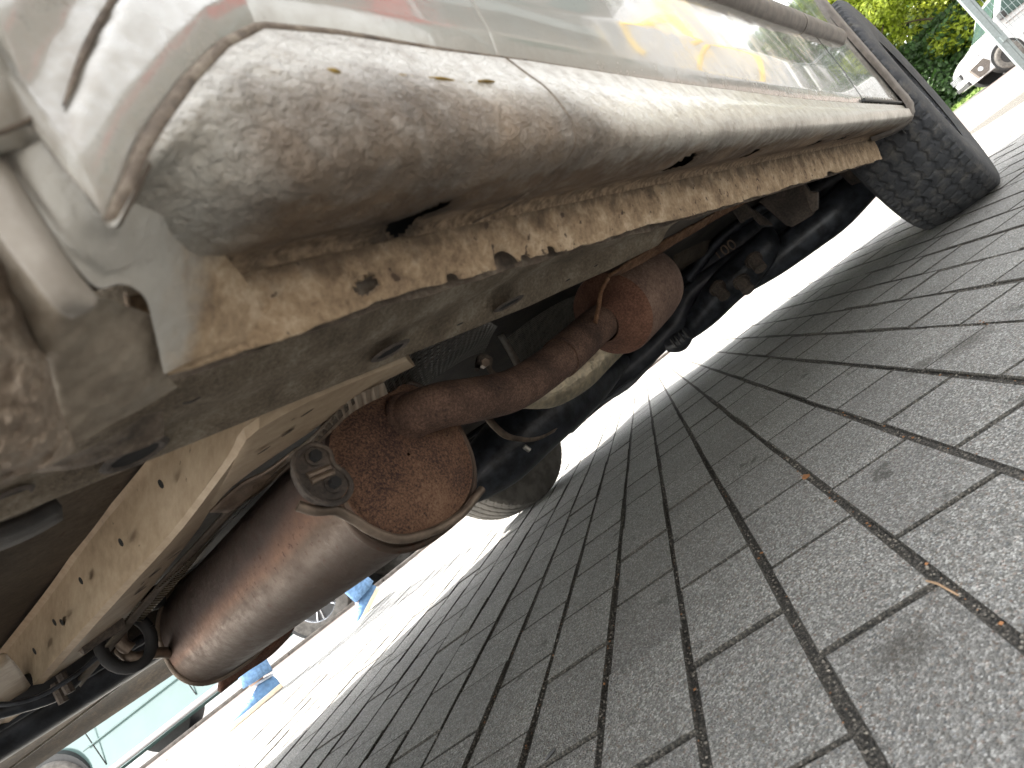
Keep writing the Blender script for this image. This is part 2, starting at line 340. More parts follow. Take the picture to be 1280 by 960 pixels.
def boxgeo(c, s, rot=None):
    c = np.array(c, float); s = np.array(s, float)/2; V = [np.array([x, y, z])*s for x in (-1, 1) for y in (-1, 1) for z in (-1, 1)]
    if rot is not None: V = [rot @ v for v in V]
    return [c+v for v in V], [(0, 1, 3, 2), (4, 6, 7, 5), (0, 4, 5, 1), (2, 3, 7, 6), (0, 2, 6, 4), (1, 5, 7, 3)]
def box(name, c, s, mat, parent=None, rot=None, bevel=.0, **k):
    V, Fc = boxgeo(c, s, rot); o = mesh(name, V, Fc, mat, parent, False, **k)
    if bevel: md = o.modifiers.new('bevel', 'BEVEL'); md.width = bevel; md.segments = 2
    return o
def join(parts):
    V, Fc = [], []
    for v, f in parts:
        o = len(V); V += list(v); Fc += [tuple(i+o for i in q) for q in f]
    return V, Fc
def lathegeo(prof, n=48, a=(0, 0, 0), axis='y'):
    V = []
    for r, h in prof:
        for k in range(n):
            t = 2*PI*k/n; V.append((a[0]+r*math.cos(t), a[1]+h, a[2]+r*math.sin(t)))
    return V, gfaces(len(prof), n, wrap=True)
def rx(deg): a = math.radians(deg); return np.array([[1, 0, 0], [0, math.cos(a), -math.sin(a)], [0, math.sin(a), math.cos(a)]])
def rz(deg): a = math.radians(deg); return np.array([[math.cos(a), -math.sin(a), 0], [math.sin(a), math.cos(a), 0], [0, 0, 1]])
def nz(p, s_=1.): return noise.noise(Vector(p)*s_)
# ================================================================== GROUND
PAV = .518775        # direction of the long paving joints
pa = np.array([math.cos(PAV), math.sin(PAV)]); pb = np.array([-math.sin(PAV), math.cos(PAV)])
FARMAP.inputs['Rotation'].default_value = (0, 0, -PAV)
big_ = 220.
mesh('ground', [(-60, -60, -.085), (260, -60, -.085), (260, 120, -.085), (-60, 120, -.085)], [(0, 1, 2, 3)], 'asphalt', None, False, kind='structure')
# outline of the paved forecourt (kerb runs along its far edge)
kerb = [(-9.5, 19.5), (-4.0, 13.0), (-1.6, 10.1), (1.05, 7.10), (2.10, 5.92), (3.31, 4.75), (5.0, 3.95), (6.6, 2.9), (8.0, 1.9), (8.6, 1.55), (30, 1.4)]
pav = kerb + [(30, -14), (-9.5, -14)]
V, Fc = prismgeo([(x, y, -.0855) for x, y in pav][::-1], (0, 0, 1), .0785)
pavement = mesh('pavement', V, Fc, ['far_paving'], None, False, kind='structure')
# sand bed under the blocks near the van
bed = [(-.6, -2.2), (6.2, -2.2), (5.9, 3.0), (3.2, 4.5), (-.6, 6.0)]
mesh('sand_bed', [(x, y, -.0032) for x, y in bed], [tuple(range(len(bed)))], 'joint_sand', pavement, False)
ROW, LEN = .0992, .1733
def inbed(x, y):
    c = False; n = len(bed)
    for i in range(n):
        x1, y1 = bed[i]; x2, y2 = bed[(i+1) % n]
        if (y1 > y) != (y2 > y) and x < (x2-x1)*(y-y1)/(y2-y1)+x1: c = not c
    return c
def block(gl, gw, h, ch=.0016):
    x, y = gl/2, gw/2; V = []
    for zz, ins in ((-.035, 0), (h-ch, 0), (h, ch)):
        V += [(-x+ins, -y+ins, zz), (x-ins, -y+ins, zz), (x-ins, y-ins, zz), (-x+ins, y-ins, zz)]
    Fc = [(8, 9, 10, 11)]
    for a in (0, 4): Fc += [(a+i, a+(i+1) % 4, a+4+(i+1) % 4, a+4+i) for i in range(4)]
    return V, Fc
cells = []
cinv = RC.T
for k in range(-26, 62):
    yb = (.163-.2)*.25+0.2*.25+ (k+.5)*ROW     # centre of the row across the paving axis
    ph = 2.2*.25 if k % 2 == 0 else 2.55*.25
    for j in range(-24, 44):
        xa = ph+(j+.5)*LEN - LEN + (0 if k < 0 else -.006*k*.5)
        p = pa*xa+pb*yb
        if not inbed(*p): continue
        c = cinv @ np.array([p[0], p[1], -H])
        vis = False; sz = 0
        if c[2] < -.05:
            X, Y = 640-c[0]/c[2]*F, 480+c[1]/c[2]*F
            if -120 < X < 1400 and -60 < Y < 1120: vis = True; sz = 1/(c[2]**2)*1./math.hypot(p[0], p[1])
            # hidden behind the van side: skip ranking
            if X < 600 and Y < 700-.3*(X-300): sz = 0
        cells.append((sz if vis else 0, p, k, j))
cells.sort(key=lambda c: -c[0])
blockmesh = []
for i in range(5):
    V, Fc = block(LEN-.0038-.0006*i, ROW-.0056-.0007*i, 0)
    me = bpy.data.meshes.new('brick'); me.from_pydata(V, [], Fc); me.materials.append(M['paving_block']); me.materials.append(M['joint_sand']); me.polygons.foreach_set('material_index', [0]+[1]*(len(Fc)-1)); blockmesh.append(me)
rest = []
for n_, (sz, p, k, j) in enumerate(cells):
    dz = random.uniform(-.0016, .0012); rot = PAV+random.uniform(-.006, .006)
    if n_ < 300:
        o = bpy.data.objects.new('brick', random.choice(blockmesh)); col.objects.link(o); o.parent = pavement
        o.location = (p[0]+random.uniform(-.0008, .0008), p[1]+random.uniform(-.0008, .0008), dz); o.rotation_euler = (random.uniform(-.006, .006), random.uniform(-.006, .006), rot)
    else:
        V, Fc = block(LEN-.0038, ROW-.0054, dz); R_ = rz(math.degrees(rot)); rest.append(([R_ @ np.array(v)+[p[0], p[1], 0] for v in V], Fc))
V, Fc = join(rest); o = mesh('bricks', V, Fc, ['paving_block', 'joint_sand'], pavement, False, kind='stuff'); o.data.polygons.foreach_set('material_index', ([0]+[1]*8)*(len(Fc)//9))
# grit in the joints near the lens
gm = []
def pebble(c, r, squ=.6):
    o = [(1, 0, 0), (-1, 0, 0), (0, 1, 0), (0, -1, 0), (0, 0, 1), (0, 0, -1)]
    V = [np.array(c)+np.array(q)*r*random.uniform(.6, 1.2)*np.array([1, 1, squ]) for q in o]
    return V, [(0, 2, 4), (2, 1, 4), (1, 3, 4), (3, 0, 4), (2, 0, 5), (1, 2, 5), (3, 1, 5), (0, 3, 5)]
for _ in range(9000):
    k = random.randint(-9, 10); xa = random.uniform(.25, 1.7)**1.2
    yb = .163*.25+k*ROW
    p = pa*xa+pb*(yb+random.gauss(0, .0024)); gm.append(pebble((p[0], p[1], -.0025+random.uniform(-.001, .0018)), random.choice((.0005, .0008, .0011, .0017))))
for _ in range(1500):
    p = np.array([random.uniform(.2, 1.4), random.uniform(-.8, .8)]); gm.append(pebble((p[0], p[1], .0004), random.uniform(.0003, .0008)))
V, Fc = join(gm)
simple('grit', (.20, .18, .15), .9, 0, .6, 300)
mesh('joint_grit', V, Fc, 'grit', pavement, False, kind='stuff')
gm = []
for _ in range(260):   # moss crumbs and litter
    k = random.randint(-6, 4); p = pa*random.uniform(.25, 1.0)+pb*(.163*.25+k*ROW+random.gauss(0, .0035)); gm.append(pebble((p[0], p[1], -.001), random.choice((.0006, .0008, .0010, .0019))))
V, Fc = join(gm); mesh('joint_litter', V, Fc, 'leaf_litter', pavement, False, kind='stuff')
p = G(1008, 596, .004)
V = [p+np.array([random.uniform(-.001, .001)+math.cos(a)*.0065, math.sin(a)*.0045, random.uniform(-.0015, .003)]) for a in np.linspace(0, 2*PI, 9)[:-1]]+[p+np.array([0, 0, .003])]
o = mesh('fallen_leaf', V, [(i, (i+1) % 8, 8) for i in range(8)], 'leaf_litter', None, False, label='small curled orange brown leaf lying on the joint between two paving blocks', category='leaf')
o.modifiers.new('t', 'SOLIDIFY').thickness = .0015
a, b = G(1158, 726, .004), G(1198, 744, .004)
tube('fallen_twig', [a, (a+b)/2+np.array([.001, .001, .003]), b], [.0007, .0009, .0006], 'twig', None, 6, label='thin pale twig lying across the joint in the nearest paving blocks', category='twig')
a, b = G(682, 950, .003), G(694, 936, .006)
tube('fallen_bud', [a, (a+b)/2, b], [.0012, .002, .0012], 'ink_black', None, 6, label='tiny dark bud lying on the paving at the bottom edge', category='bud')
# kerb stones, one by one
def kerbline(pts, L=1.0):
    P = np.array(pts, float); d = np.r_[0, np.cumsum(np.linalg.norm(np.diff(P, axis=0), axis=1))]; t = 0; out = []
    while t < d[-1]-.2:
        a = np.array([np.interp(t, d, P[:, k]) for k in (0, 1)]); b = np.array([np.interp(min(t+L-.008, d[-1]), d, P[:, k]) for k in (0, 1)]); out.append((a, b)); t += L
    return out
for a, b in kerbline(kerb):
    if a[0] > 12: break
    m_ = (a+b)/2; ang = math.degrees(math.atan2(b[1]-a[1], b[0]-a[0])); L = np.linalg.norm(b-a)
    box('kerb_stone', (m_[0], m_[1], -.03), (L+.005, .13, .10), 'kerb_stone', pavement, rz(ang), .012)
# ================================================================== THE VAN
VO = np.array([0, 0, H])-.25*Wv
van = bpy.data.objects.new('parked_van', None); col.objects.link(van)
van.matrix_world = Matrix.Translation(VO.tolist()) @ Matrix(RV.T.tolist()).to_4x4()
setp(van, label='silver grey van seen from underneath, with dirty sill and rusty exhaust', category='van')
LIFT = (0, 0, .25)
def up25(o):
    o.location = LIFT; return o
def vp(fn, name, *a, **k):                # a part of the van
    kw = dict(k); return up25(fn(name, *a, **kw))
interp = lambda x, xs, ys: float(np.interp(x, xs, ys))
# ---- lower body: crease, sill bulge, dark underside, seam flange
def wcrease(u): return interp(u, [.05, .068, .077, .087, .097, .114, .135, .155, .19, .25, .32, .5, .8, 1.2, 1.75], [.100, .107, .117, .129, .139, .155, .172, .183, .184, .181, .180, .172, .164, .157, .149])
def prof(u):
    wc = wcrease(u); v0 = interp(u, [0, 1, 1.75], [.135, .132, .122])
    full = min(1, max(0, (u-.068)/.09)); full = full**.8
    rt = interp(u, [.05, .17, .3, .8, 1.75], [.128, .129, .129, .131, .133]); bt = interp(u, [0, .2, .4, .7, 1.2, 1.75], [.098, .104, .102, .095, .090, .084])
    bw = min(wc-.002, .140)
    am = interp(u, [.1, .22, .5], [1, .75, .35]); e_ = 1-full; L = lambda a, b: a*e_+b*full
    P0 = [v0, wc-.003]; P1 = [L(v0+.004, v0-.0045*am), L(wc+.001, wc-.018)]
    P2 = [L(.158, v0-.0095*am), L(.129, wc-(wc-.118)*.48-.001)]
    P3 = [L(.170, v0-.004*am+.002*(1-am)), L(.130, .1175)]
    P4 = [L(.185, v0+.029), L(.129, .1165)]
    P5 = [L(.199, .205), L(.125, rt)]
    P6 = [.2115, (rt+bt)/2]
    P7 = [.218, bt]
    return np.array([P0, P1, P2, P3, P4, P5, P6, P7])
us = np.r_[np.linspace(.066, .36, 190), np.geomspace(.362, 1.74, 220)]
nvs = 96
tt = np.r_[np.linspace(0, 4.0/7, 50), np.linspace(4.0/7, 1, nvs-49)[1:]]
Gs = np.zeros((nvs, len(us), 3))
for i, u in enumerate(us):
    p = prof(u); c = catmull(np.c_[p, p[:, :1]*0], 160)[:, :2]
    # parametrise by row index so that the flange root stays crisp
    d = np.r_[0, np.cumsum(np.linalg.norm(np.diff(p, axis=0), axis=1))]; d /= d[-1]
    q = np.interp(tt*7, np.arange(8), d); q = q*159; i0 = np.clip(q.astype(int), 0, 158); fr = (q-i0)[:, None]
    cc = c[i0]*(1-fr)+c[i0+1]*fr
    Gs[:, i, 0] = u; Gs[:, i, 1:] = cc
keep = np.ones((nvs-1, len(us)-1), bool)
uu = Gs[..., 0]
for j in range(nvs):
    a = tt[j]*7
    for i in range(len(us)):
        p = Gs[j, i]; u = p[0]
        nn = nz(p, 70)*.5+nz(p, 170)*.3
        if a > 4.6:
            amp = .0016*min(1, (a-4.6)); Gs[j, i, 1] += nn*amp*1.2; Gs[j, i, 2] += nz(p+7, 90)*amp*.8
        elif a > 1: # wavy coat on the bulge
            am = interp(u, [.07, .11, .2, .4, 1], [.0, .0009, .0011, .0006, .0003]); Gs[j, i, 1] += (nz(p, 120)*.6+nz(p, 260)*.5)*am; Gs[j, i, 2] += nz(p+3, 150)*am*.8
# ragged lower edge of the flange and its notches
for i, u in enumerate(us):
    rag = (.003*nz((u*11, 3, 1))+.0016*nz((u*47, 1, 4))*(1 if u < .42 else .35))
    nt_ = 0
    for (uc, wd, dp) in ((.305, .012, .010), (.325, .006, .004), (.355, .005, .005), (1.2, .03, .006), (.255, .005, .004)):
        nt_ += dp*max(0, 1-((u-uc)/wd)**4) if abs(u-uc) < wd else 0
    for j in range(nvs):
        a = tt[j]*7
        if a > 6: Gs[j, i, 2] += (a-6)*(rag+nt_)
def punch(cu, cv, ru, rv, jr):       # opens an oval hole: removes faces, snaps the rim
    for j in range(nvs-1):
        if not (jr[0] <= tt[j]*7 <= jr[1]): continue
        for i in range(len(us)-1):
            p = Gs[j, i]; x = (p[0]-cu)/ru; y = (tt[j]*7-cv)/rv
            if x*x+y*y < 1: keep[j, i] = False
    for j in range(nvs):
        for i in range(len(us)):
            x = (Gs[j, i, 0]-cu)/ru; y = (tt[j]*7-cv)/rv; r_ = math.hypot(x, y)
            if 0.6 < r_ < 1.9:
                Gs[j, i, 2] += .0022*math.exp(-((r_-1)/.3)**2)  # turned-in rim
                Gs[j, i, 1] += .001*math.exp(-((r_-1)/.3)**2)
punch(.224, 4.50, .0105, .48, (3.8, 5.0)); punch(.196, 6.35, .0075, .33, (5.8, 7))
punch(.50, 4.0, .016, .34, (3.4, 4.6)); punch(.69, 4.1, .014, .26, (3.5, 4.6)); punch(.98, 4.15, .020, .22, (3.6, 4.6)); punch(1.15, 4.15, .024, .20, (3.6, 4.6))
for j in range(nvs-1):
    um = interp(tt[j]*7, [0, 2, 3, 5, 7], [.066, .070, .080, .090, .0945])
    for i in range(len(us)-1):
        if us[i] < um: keep[j, i] = False
sill_rows = int(np.argmin(abs(tt*7-5.05)))
ks = keep.copy(); ks[sill_rows:] = False
sill = vp(mesh, 'sill', Gs.reshape(-1, 3), gfaces(nvs, len(us), ks), 'stone_chip_sill', van, label='lower sill with blistered stone chip coat and brown dirt underneath')
kf = keep.copy(); kf[:sill_rows] = False
fl = vp(mesh, 'seam_flange', Gs.reshape(-1, 3), gfaces(nvs, len(us), kf), 'pinch_dirt', van, label='ragged tan brown seam flange with a round hole')
fl.modifiers.new('t', 'SOLIDIFY').thickness = .0025; fl.modifiers['t'].offset = 1
ur = np.r_[np.linspace(.096, .36, 60), np.geomspace(.37, 1.70, 50)]
lay = np.array([[(u, .2225, prof(u)[5][1]+.01), (u, .2265, prof(u)[6][1]), (u, .229, prof(u)[7][1]+.002+.003*nz((u*30, 2, 2)))] for u in ur]).transpose(1, 0, 2)
vp(mesh, 'inner_flange', lay.reshape(-1, 3), gfaces(3, len(ur)), 'groove_dirt', van)
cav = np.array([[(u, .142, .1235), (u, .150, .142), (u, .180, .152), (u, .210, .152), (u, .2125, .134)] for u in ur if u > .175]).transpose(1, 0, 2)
vp(mesh, 'sill_hole_shade', cav.reshape(-1, 3), gfaces(5, cav.shape[1]), 'hole_shade', van)  # black sheet behind the sill holes, standing in for shade inside
# ---- upper side panel (rear quarter, doors, front wing) with reflecting paint
def seamv(u, w):       # gap lines between the panels, as real grooves
    d = 0
    for (pts, wd, dp) in SEAMS:
        for (a, b) in zip(pts[:-1], pts[1:]):
            ax, aw = a; bx, bw = b; t = max(0, min(1, ((u-ax)*(bx-ax)+(w-aw)*(bw-aw))/((bx-ax)**2+(bw-aw)**2)))
            q = math.hypot(u-ax-t*(bx-ax), w-aw-t*(bw-aw)); d = max(d, dp*math.exp(-(q/wd)**2))
    return d
gr = [tuple(Q(x, y, .13)[[0, 2]]) for x, y in ((78, 134), (92, 95), (112, 50), (140, 0), (170, -60))]
SEAMS = [(gr, .0016, .004)]
uP = np.unique(np.round(np.r_[np.linspace(.02, .36, 200), np.geomspace(.36, 1.76, 130)], 5)); wP = 70
GP = np.zeros((wP, len(uP), 3))
for i, u in enumerate(uP):
    w0 = wcrease(max(u, .068)) if u > .067 else interp(u, [.02, .055, .0665], [.118, .130, .1355])
    ws = np.r_[w0-.001, w0+.002, w0+.006, np.linspace(w0+.012, .30, 40), np.linspace(.312, .42, 12), np.linspace(.45, 1.5, wP-55)]
    for j, w_ in enumerate(ws):
        v = interp(w_, [w0-.001, w0+.002, w0+.012, .22, .30, .5, .9, 1.5], [.139 if u > .0675 else .152, .1375, .1335, .129, .1265, .122, .15, .30])
        v -= interp(u, [0, 1, 1.76], [0, .003, .013])*1.0
        v += seamv(u, w_) if w_ < .3 and u < .2 else 0
        # dent where the quarter panel rolls into the wheel arch, behind the groove line
        if u < .12 and w_ > .13:
            gl = np.interp(w_, [g_[1] for g_ in gr], [g_[0] for g_ in gr]); s_ = (gl-u)
            if s_ > 0: v += min(.010, s_*.5)-min(.012, max(0, s_-.008)*.9)
        GP[j, i] = (u, v, w_) if (j or u > .0675) else (u*1.1, .152, w_*1.1)
iseam = int(np.argmin(abs(uP-.295))); jf = int(np.argmin(abs(uP-1.28)))
def sub(a, b): return GP[:, a:b+1].reshape(-1, 3), gfaces(wP, b-a+1)
for nm, a, b, lb in (('quarter_panel', 0, iseam, 'rear quarter panel with soft dusty wheel arch edge'), ('door', iseam, jf, 'glossy sliding door mirroring yellow shapes'), ('front_wing', jf, len(uP)-1, None)):
    g_ = GP[:, a:b+1].copy()
    if nm == 'door' : g_[:, 0, 0] += .0016; g_[:, 0, 1] += .004
    if nm != 'quarter_panel' and nm != 'door': g_[:, 0, 0] += .008; 
    o = vp(mesh, nm, g_.reshape(-1, 3), gfaces(wP, b-a+1), 'silver_paint', van)
    if lb: o['label'] = lb
# seam through the sill
sp = [(u_, p[0]+.0001, p[1]) for u_, p in [( .297+.004*k-.0045*k*k*.3, prof(.3)[k]) for k in range(6)]]
vp(tube, 'panel_seam', catmull(sp, 24), .0007, 'groove_dirt', van, n=6)
# dark dirt-filled groove above the bulge
cr = []
for u in np.r_[np.linspace(.069, .32, 46), np.geomspace(.33, 1.72, 40)]: cr.append((u, .1378-interp(u, [0, 1, 1.75], [0, .003, .013]), wcrease(u)-.0005))
V, Fc = tubegeo(cr, [interp(c[0], [.06, .09, .2, .3, .5, 1.7], [.0016, .0032, .0028, .0016, .0011, .0009]) for c in cr], 8)
vp(mesh, 'dirt_line', V, Fc, 'groove_dirt', van)
vp(tube, 'dirt_line', [Q(x, y, .1345) for x, y in ((80, 132), (93, 95), (112, 50), (140, 0), (172, -60))], [.0004, .0008, .0011, .0011, .0010], 'groove_dirt', van, n=8, steps=20)
vp(tube, 'dirt_line', [Q(x, y, .138) for x, y in ((-30, 178), (0, 166), (30, 153), (58, 140), (68, 138), (78, 150))], [.0007, .0007, .0006, .0009, .0010, .0005], 'groove_dirt', van, n=8, steps=20)
simple('wax_smear', (.26, .17, .03), .6, 0, .3, 200)
for x0, x1, y0, y1, r_ in ((405, 428, 88, 95, .0022), (470, 522, 93, 96, .0008), (536, 568, 97, 101, .0012), (597, 618, 101, 102, .0011)):
    vp(tube, 'wax_smear', [Q(x0, y0, .1275), Q((x0+x1)/2, (y0+y1)/2, .1272), Q(x1, y1, .1275)], [r_*.3, r_, r_*.4], 'wax_smear', van, n=8, steps=8, squash=.6)
# ---- rub strip
def strip(name, u0, u1, v0=.118):
    us_ = np.linspace(u0, u1, 40); pr = [(.012, .0), (.002, .003), (-.006, .010), (-.008, .020), (-.006, .030), (.002, .038), (.012, .041)]
    rows = [[(u, v0+a-interp(u, [0, 1, 1.76], [0, .003, .013]), interp(u, [.9, 1.42, 2.1], [.2935, .2935, .2935])+b) for u in us_] for a, b in pr]
    g_ = gridpts(rows, 40, 21); V = list(g_.reshape(-1, 3)); Fc = gfaces(21, 40)
    for i in (0, 39): Fc.append(tuple(i+40*j for j in range(21)) if i else tuple(i+40*j for j in range(21))[::-1])
    return vp(mesh, name, V, Fc, 'grey_trim', van, sharp=50)
strip('rub_strip', .25, 1.19); strip('rub_strip', 1.196, 1.50)
vp(tube, 'panel_gap', [(u_, .1375-.010-interp(u_, [0, 1, 1.76], [0, .003, .013])+.006, wcrease(u_)+.004) for u_ in np.linspace(1.28, 1.70, 20)], .003, 'ink_black', van, n=8)
# ---- wheel arch trim at the front end of the sill
arc = []
for t in np.linspace(0, 1, 40):
    pts = catmull([(1.68, .20, .128), (1.70, .160, .114), (1.72, .128, .117), (1.73, .114, .138), (1.72, .111, .18), (1.68, .108, .27), (1.67, .107, .38), (1.76, .108, .52), (1.97, .108, .60)], 40)
    break
V = []; tg = np.gradient(pts, axis=0)
for p, t in zip(pts, tg):
    nn = np.cross(t, (1., 0, 0)); nn[0] = 0; nn /= np.linalg.norm(nn); nn = nn if nn.dot((0, -1, -.6)) > 0 else -nn
    for a, b in ((-.030, -.006), (-.026, .001), (-.010, .004), (.02, .005), (.03, .0), (.03, -.05)): V.append(p+np.array([a, 0, 0])+nn*b)
g_ = np.array(V).reshape(40, 6, 3); vp(mesh, 'arch_trim', g_.reshape(-1, 3), gfaces(40, 6), 'grey_trim', van, sharp=60)
# ---- wheel-arch end of the sill (near left)
def rows(*rs): return [[Q(*p) for p in r] for r in rs]
vp(patch, 'arch_flange', rows(
    [(-60, 100, .147), (0, 190, .147), (32, 238, .148), (64, 288, .150), (95, 334, .154), (122, 360, .160), (150, 355, .164), (180, 371, .175), (192, 410, .190), (205, 468, .206)],
    [(-40, 128, .143), (10, 183, .143), (42, 226, .144), (74, 272, .146), (104, 315, .151), (134, 338, .158), (165, 335, .165), (204, 358, .179), (228, 400, .194), (242, 450, .209)],
    [(-20, 155, .141), (32, 170, .141), (66, 195, .141), (94, 235, .143), (124, 280, .147), (156, 300, .155), (192, 310, .166), (236, 340, .183), (265, 385, .200), (280, 436, .2135)],
    [(-10, 160, .140), (28, 148, .139), (56, 134, .138), (92, 190, .139), (130, 242, .141), (172, 255, .150), (222, 280, .166), (274, 312, .187), (312, 358, .206), (345, 412, .2195)]),
    'flange_dust', van, nu=60, nv=24, label='pale flange of the wheel arch end of the sill')
vp(patch, 'arch_lip', rows(
    [(-40, 137, .146), (0, 197, .146), (30, 245, .147), (62, 296, .149), (92, 342, .153), (119, 374, .159)],
    [(-46, 190, .143), (-2, 245, .143), (25, 290, .144), (58, 335, .146), (85, 372, .150), (108, 386, .156)],
    [(-50, 222, .145), (-4, 292, .145), (18, 322, .146), (42, 352, .148), (68, 384, .152), (88, 394, .159)]),
    'dusty_paint', van, nu=40, nv=14, thick=.002, label='folded pale sheet metal lip inside the wheel arch')
def crumple(amp, s_):
    def f(g_):
        sh = g_.shape
        for j in range(sh[0]):
            for i in range(sh[1]):
                p = g_[j, i]; g_[j, i] = p*(1+amp*(nz(p, s_)+.5*nz(p, s_*2.3)+.3*nz(p, s_*5)))
        return g_
    return f
vp(patch, 'arch_inner_sheet', rows(
    [(-10, 262, .160), (40, 325, .160), (85, 380, .164), (122, 372, .170), (152, 380, .182), (190, 395, .190), (205, 440, .212)],
    [(-30, 330, .180), (28, 392, .180), (70, 440, .186), (110, 452, .196), (150, 462, .203), (185, 470, .210), (210, 468, .218)],
    [(-20, 390, .200), (35, 455, .205), (68, 515, .215), (92, 553, .226), (140, 530, .230), (186, 506, .232), (222, 484, .228)]),
    'arch_sheet', van, nu=70, nv=40, disp=crumple(.012, 55), label='dusty beige inner sheet of the wheel arch')
vp(patch, 'mud_crust', rows(
    [(-60, 240, .17), (0, 312, .172), (30, 372, .18), (56, 440, .19), (72, 500, .20), (96, 562, .222)],
    [(-90, 280, .165), (-20, 352, .168), (14, 420, .175), (36, 480, .186), (50, 530, .195), (66, 580, .216)],
    [(-120, 350, .17), (-60, 430, .175), (-30, 500, .18), (-12, 545, .19), (10, 575, .205), (30, 592, .216)],
    [(-160, 420, .2), (-100, 500, .2), (-70, 560, .2), (-40, 600, .21), (-10, 612, .22), (10, 606, .23)]),
    'mud_crust', van, nu=110, nv=80, disp=crumple(.035, 75), label='crumbly crust of dried mud in the wheel arch')
# ---- inner sill box (longitudinal) with holes
ub = np.r_[np.linspace(-.25, .7, 120)]
def ibox(u):
    fold = interp(u, [0, .2, .3, .45, .7], [21.4, 21.4, 22.0, 23.6, 23.9]); lowa = interp(u, [0, .5, .62, .7], [18.7, 18.7, 19.3, 20.4])
    tf, tl = math.tan(math.radians(fold)), math.tan(math.radians(lowa))
    k = interp(u, [.55, .7], [1, .86])
    return [(.262*k, .17), (.268*k, .145), (.30*k, .30*k*tf+.006), (.312*k, .312*k*tf+.0005), (.33*k, .33*k*tf-.004), (.365*k, .365*k*tl), (.372*k, .372*k*tl+.004), (.375*k, .21)]
rws = [[(u, ibox(u)[r][0], ibox(u)[r][1]) for u in ub] for r in range(8)]
g_ = np.array(rws); g2 = catmull(g_, 40)
keepb = np.ones((39, len(ub)-1), bool)
up25(mesh('inner_sill', g2.reshape(-1, 3), gfaces(40, len(ub)), 'underseal', van, label='undersealed inner sill box beside the flange'))
def ringhole(name, c, e1, e2, r1, r2, mat='bracket', parent=van, lip=.0016, deep=True):
    """pressed rim with a flat black disc painted as the shade in the hole"""
    c, e1, e2 = np.array(c, float), np.array(e1, float), np.array(e2, float); e1 /= np.linalg.norm(e1); e2 = e2-e1*e1.dot(e2); e2 /= np.linalg.norm(e2)
    nrm = np.cross(e1, e2); nrm = nrm if nrm.dot(-c) > 0 else -nrm
    V = []; n = 20
    for s_, h_ in ((1.35, 0.0004), (1.15, lip), (1.0, lip), (.92, .0006), (.9, .0003)):
        for k in range(n):
            t = 2*PI*k/n; V.append(c+e1*math.cos(t)*r1*s_+e2*math.sin(t)*r2*s_+nrm*h_)
    Fc = gfaces(5, n, wrap=True); o = up25(mesh(name, V, Fc, mat, parent))
    V2 = [c+e1*math.cos(2*PI*k/n)*r1*.93+e2*math.sin(2*PI*k/n)*r2*.93+nrm*.0005 for k in range(n)]
    o2 = mesh('hole', V2, [tuple(range(n))], 'hole_shade', o, False); return o
def onface(px, py, v0=None, w0=None): return Q(px, py, v0, 'v') if v0 else Q(px, py, w0, 'w')
E1, E2, E3 = (1, 0, 0), (0, 1, 0), (0, 0, 1)
tang = (0, .35, -.02)
ringhole('drain_plug', Q(166, 570, .345)-np.array([0, .004, .001]), E1, (0, 1, .05), .013, .013)
ringhole('drain_plug', Q(632, 381, .345)-np.array([0, .004, .001]), E1, (0, 1, .1), .014, .010)
ringhole('drain_plug', Q(14, 622, .345)-np.array([0, .003, 0]), E1, (0, 1, .1), .007, .008)
ringhole('drain_plug', Q(232, 494, .305)-np.array([0, .004, .001]), E1, (0, .5, -.6), .006, .004)
ringhole('drain_plug', Q(484, 440, .34)-np.array([0, .004, .001]), E1, (0, 1, .1), .012, .012)
def slots(pts, name='slot_hole', w_=None, v_=None, r1=.004, r2=.002, e1=E1, e2=E2, parent=None):
    for q in pts:
        c = Q(q[0], q[1], w_, 'w') if w_ else Q(q[0], q[1], v_, 'v'); c = c*.994
        n = 12; a = np.array(e1, float); b = np.array(e2, float); a /= np.linalg.norm(a); b /= np.linalg.norm(b)
        V = [c+a*math.cos(2*PI*k/n)*r1*(q[2] if len(q) > 2 else 1)+b*math.sin(2*PI*k/n)*r2 for k in range(n)]+[c*1.006+a*math.cos(2*PI*k/n)*r1*.8+b*math.sin(2*PI*k/n)*r2*.8 for k in range(n)]
        o = mesh(name, V, gfaces(2, n, wrap=True)+[tuple(range(n))], 'hole_shade', parent or van, False)
        if parent is None: up25(o)
slots([(710, 350), (745, 332), (575, 405), (433, 420, 2)], v_=.33)
# dark rough sheet put in as the shade of the gap behind the arch
vp(patch, 'shaded_gap_sheet', rows(
    [(60, 578, .25), (110, 560, .25), (150, 540, .25), (185, 518, .25), (204, 514, .25)],
    [(40, 592, .27), (100, 585, .27), (150, 570, .27), (190, 555, .27), (206, 545, .27)]), 'groove_dirt', van, nu=40, nv=10, disp=crumple(.01, 90))
# ---- floor pan and crossmember
W0 = .215
fp = gridpts([[(u, v, W0+.004*math.sin(v*14)) for u in np.linspace(-.6, .42, 8)] for v in np.linspace(.3, 2.0, 12)], 40, 60)
vp(mesh, 'floor_pan', fp.reshape(-1, 3), gfaces(60, 40), 'floor_brown', van, label='brown dusty rear floor pan')
vp(box, 'floor_pan', (1.55, 1.12, .232), (2.26, 1.80, .02), 'floor_dark', van)
vp(patch, 'floor_plate', rows([(-20, 668, .40), (40, 645, .40), (73, 627, .40)], [(-20, 690, .43), (40, 665, .43), (75, 645, .43)]), 'floor_dark', van, nu=8, nv=4, thick=.006)
A = [(-190, 1050), (-140, 985), (-60, 885), (0, 812), (60, 735), (110, 665), (180, 580), (225, 522), (290, 440)]
A2 = [(-183, 1055), (-133, 990), (-53, 890), (7, 817), (67, 740), (117, 670), (187, 585), (232, 527), (297, 445)]
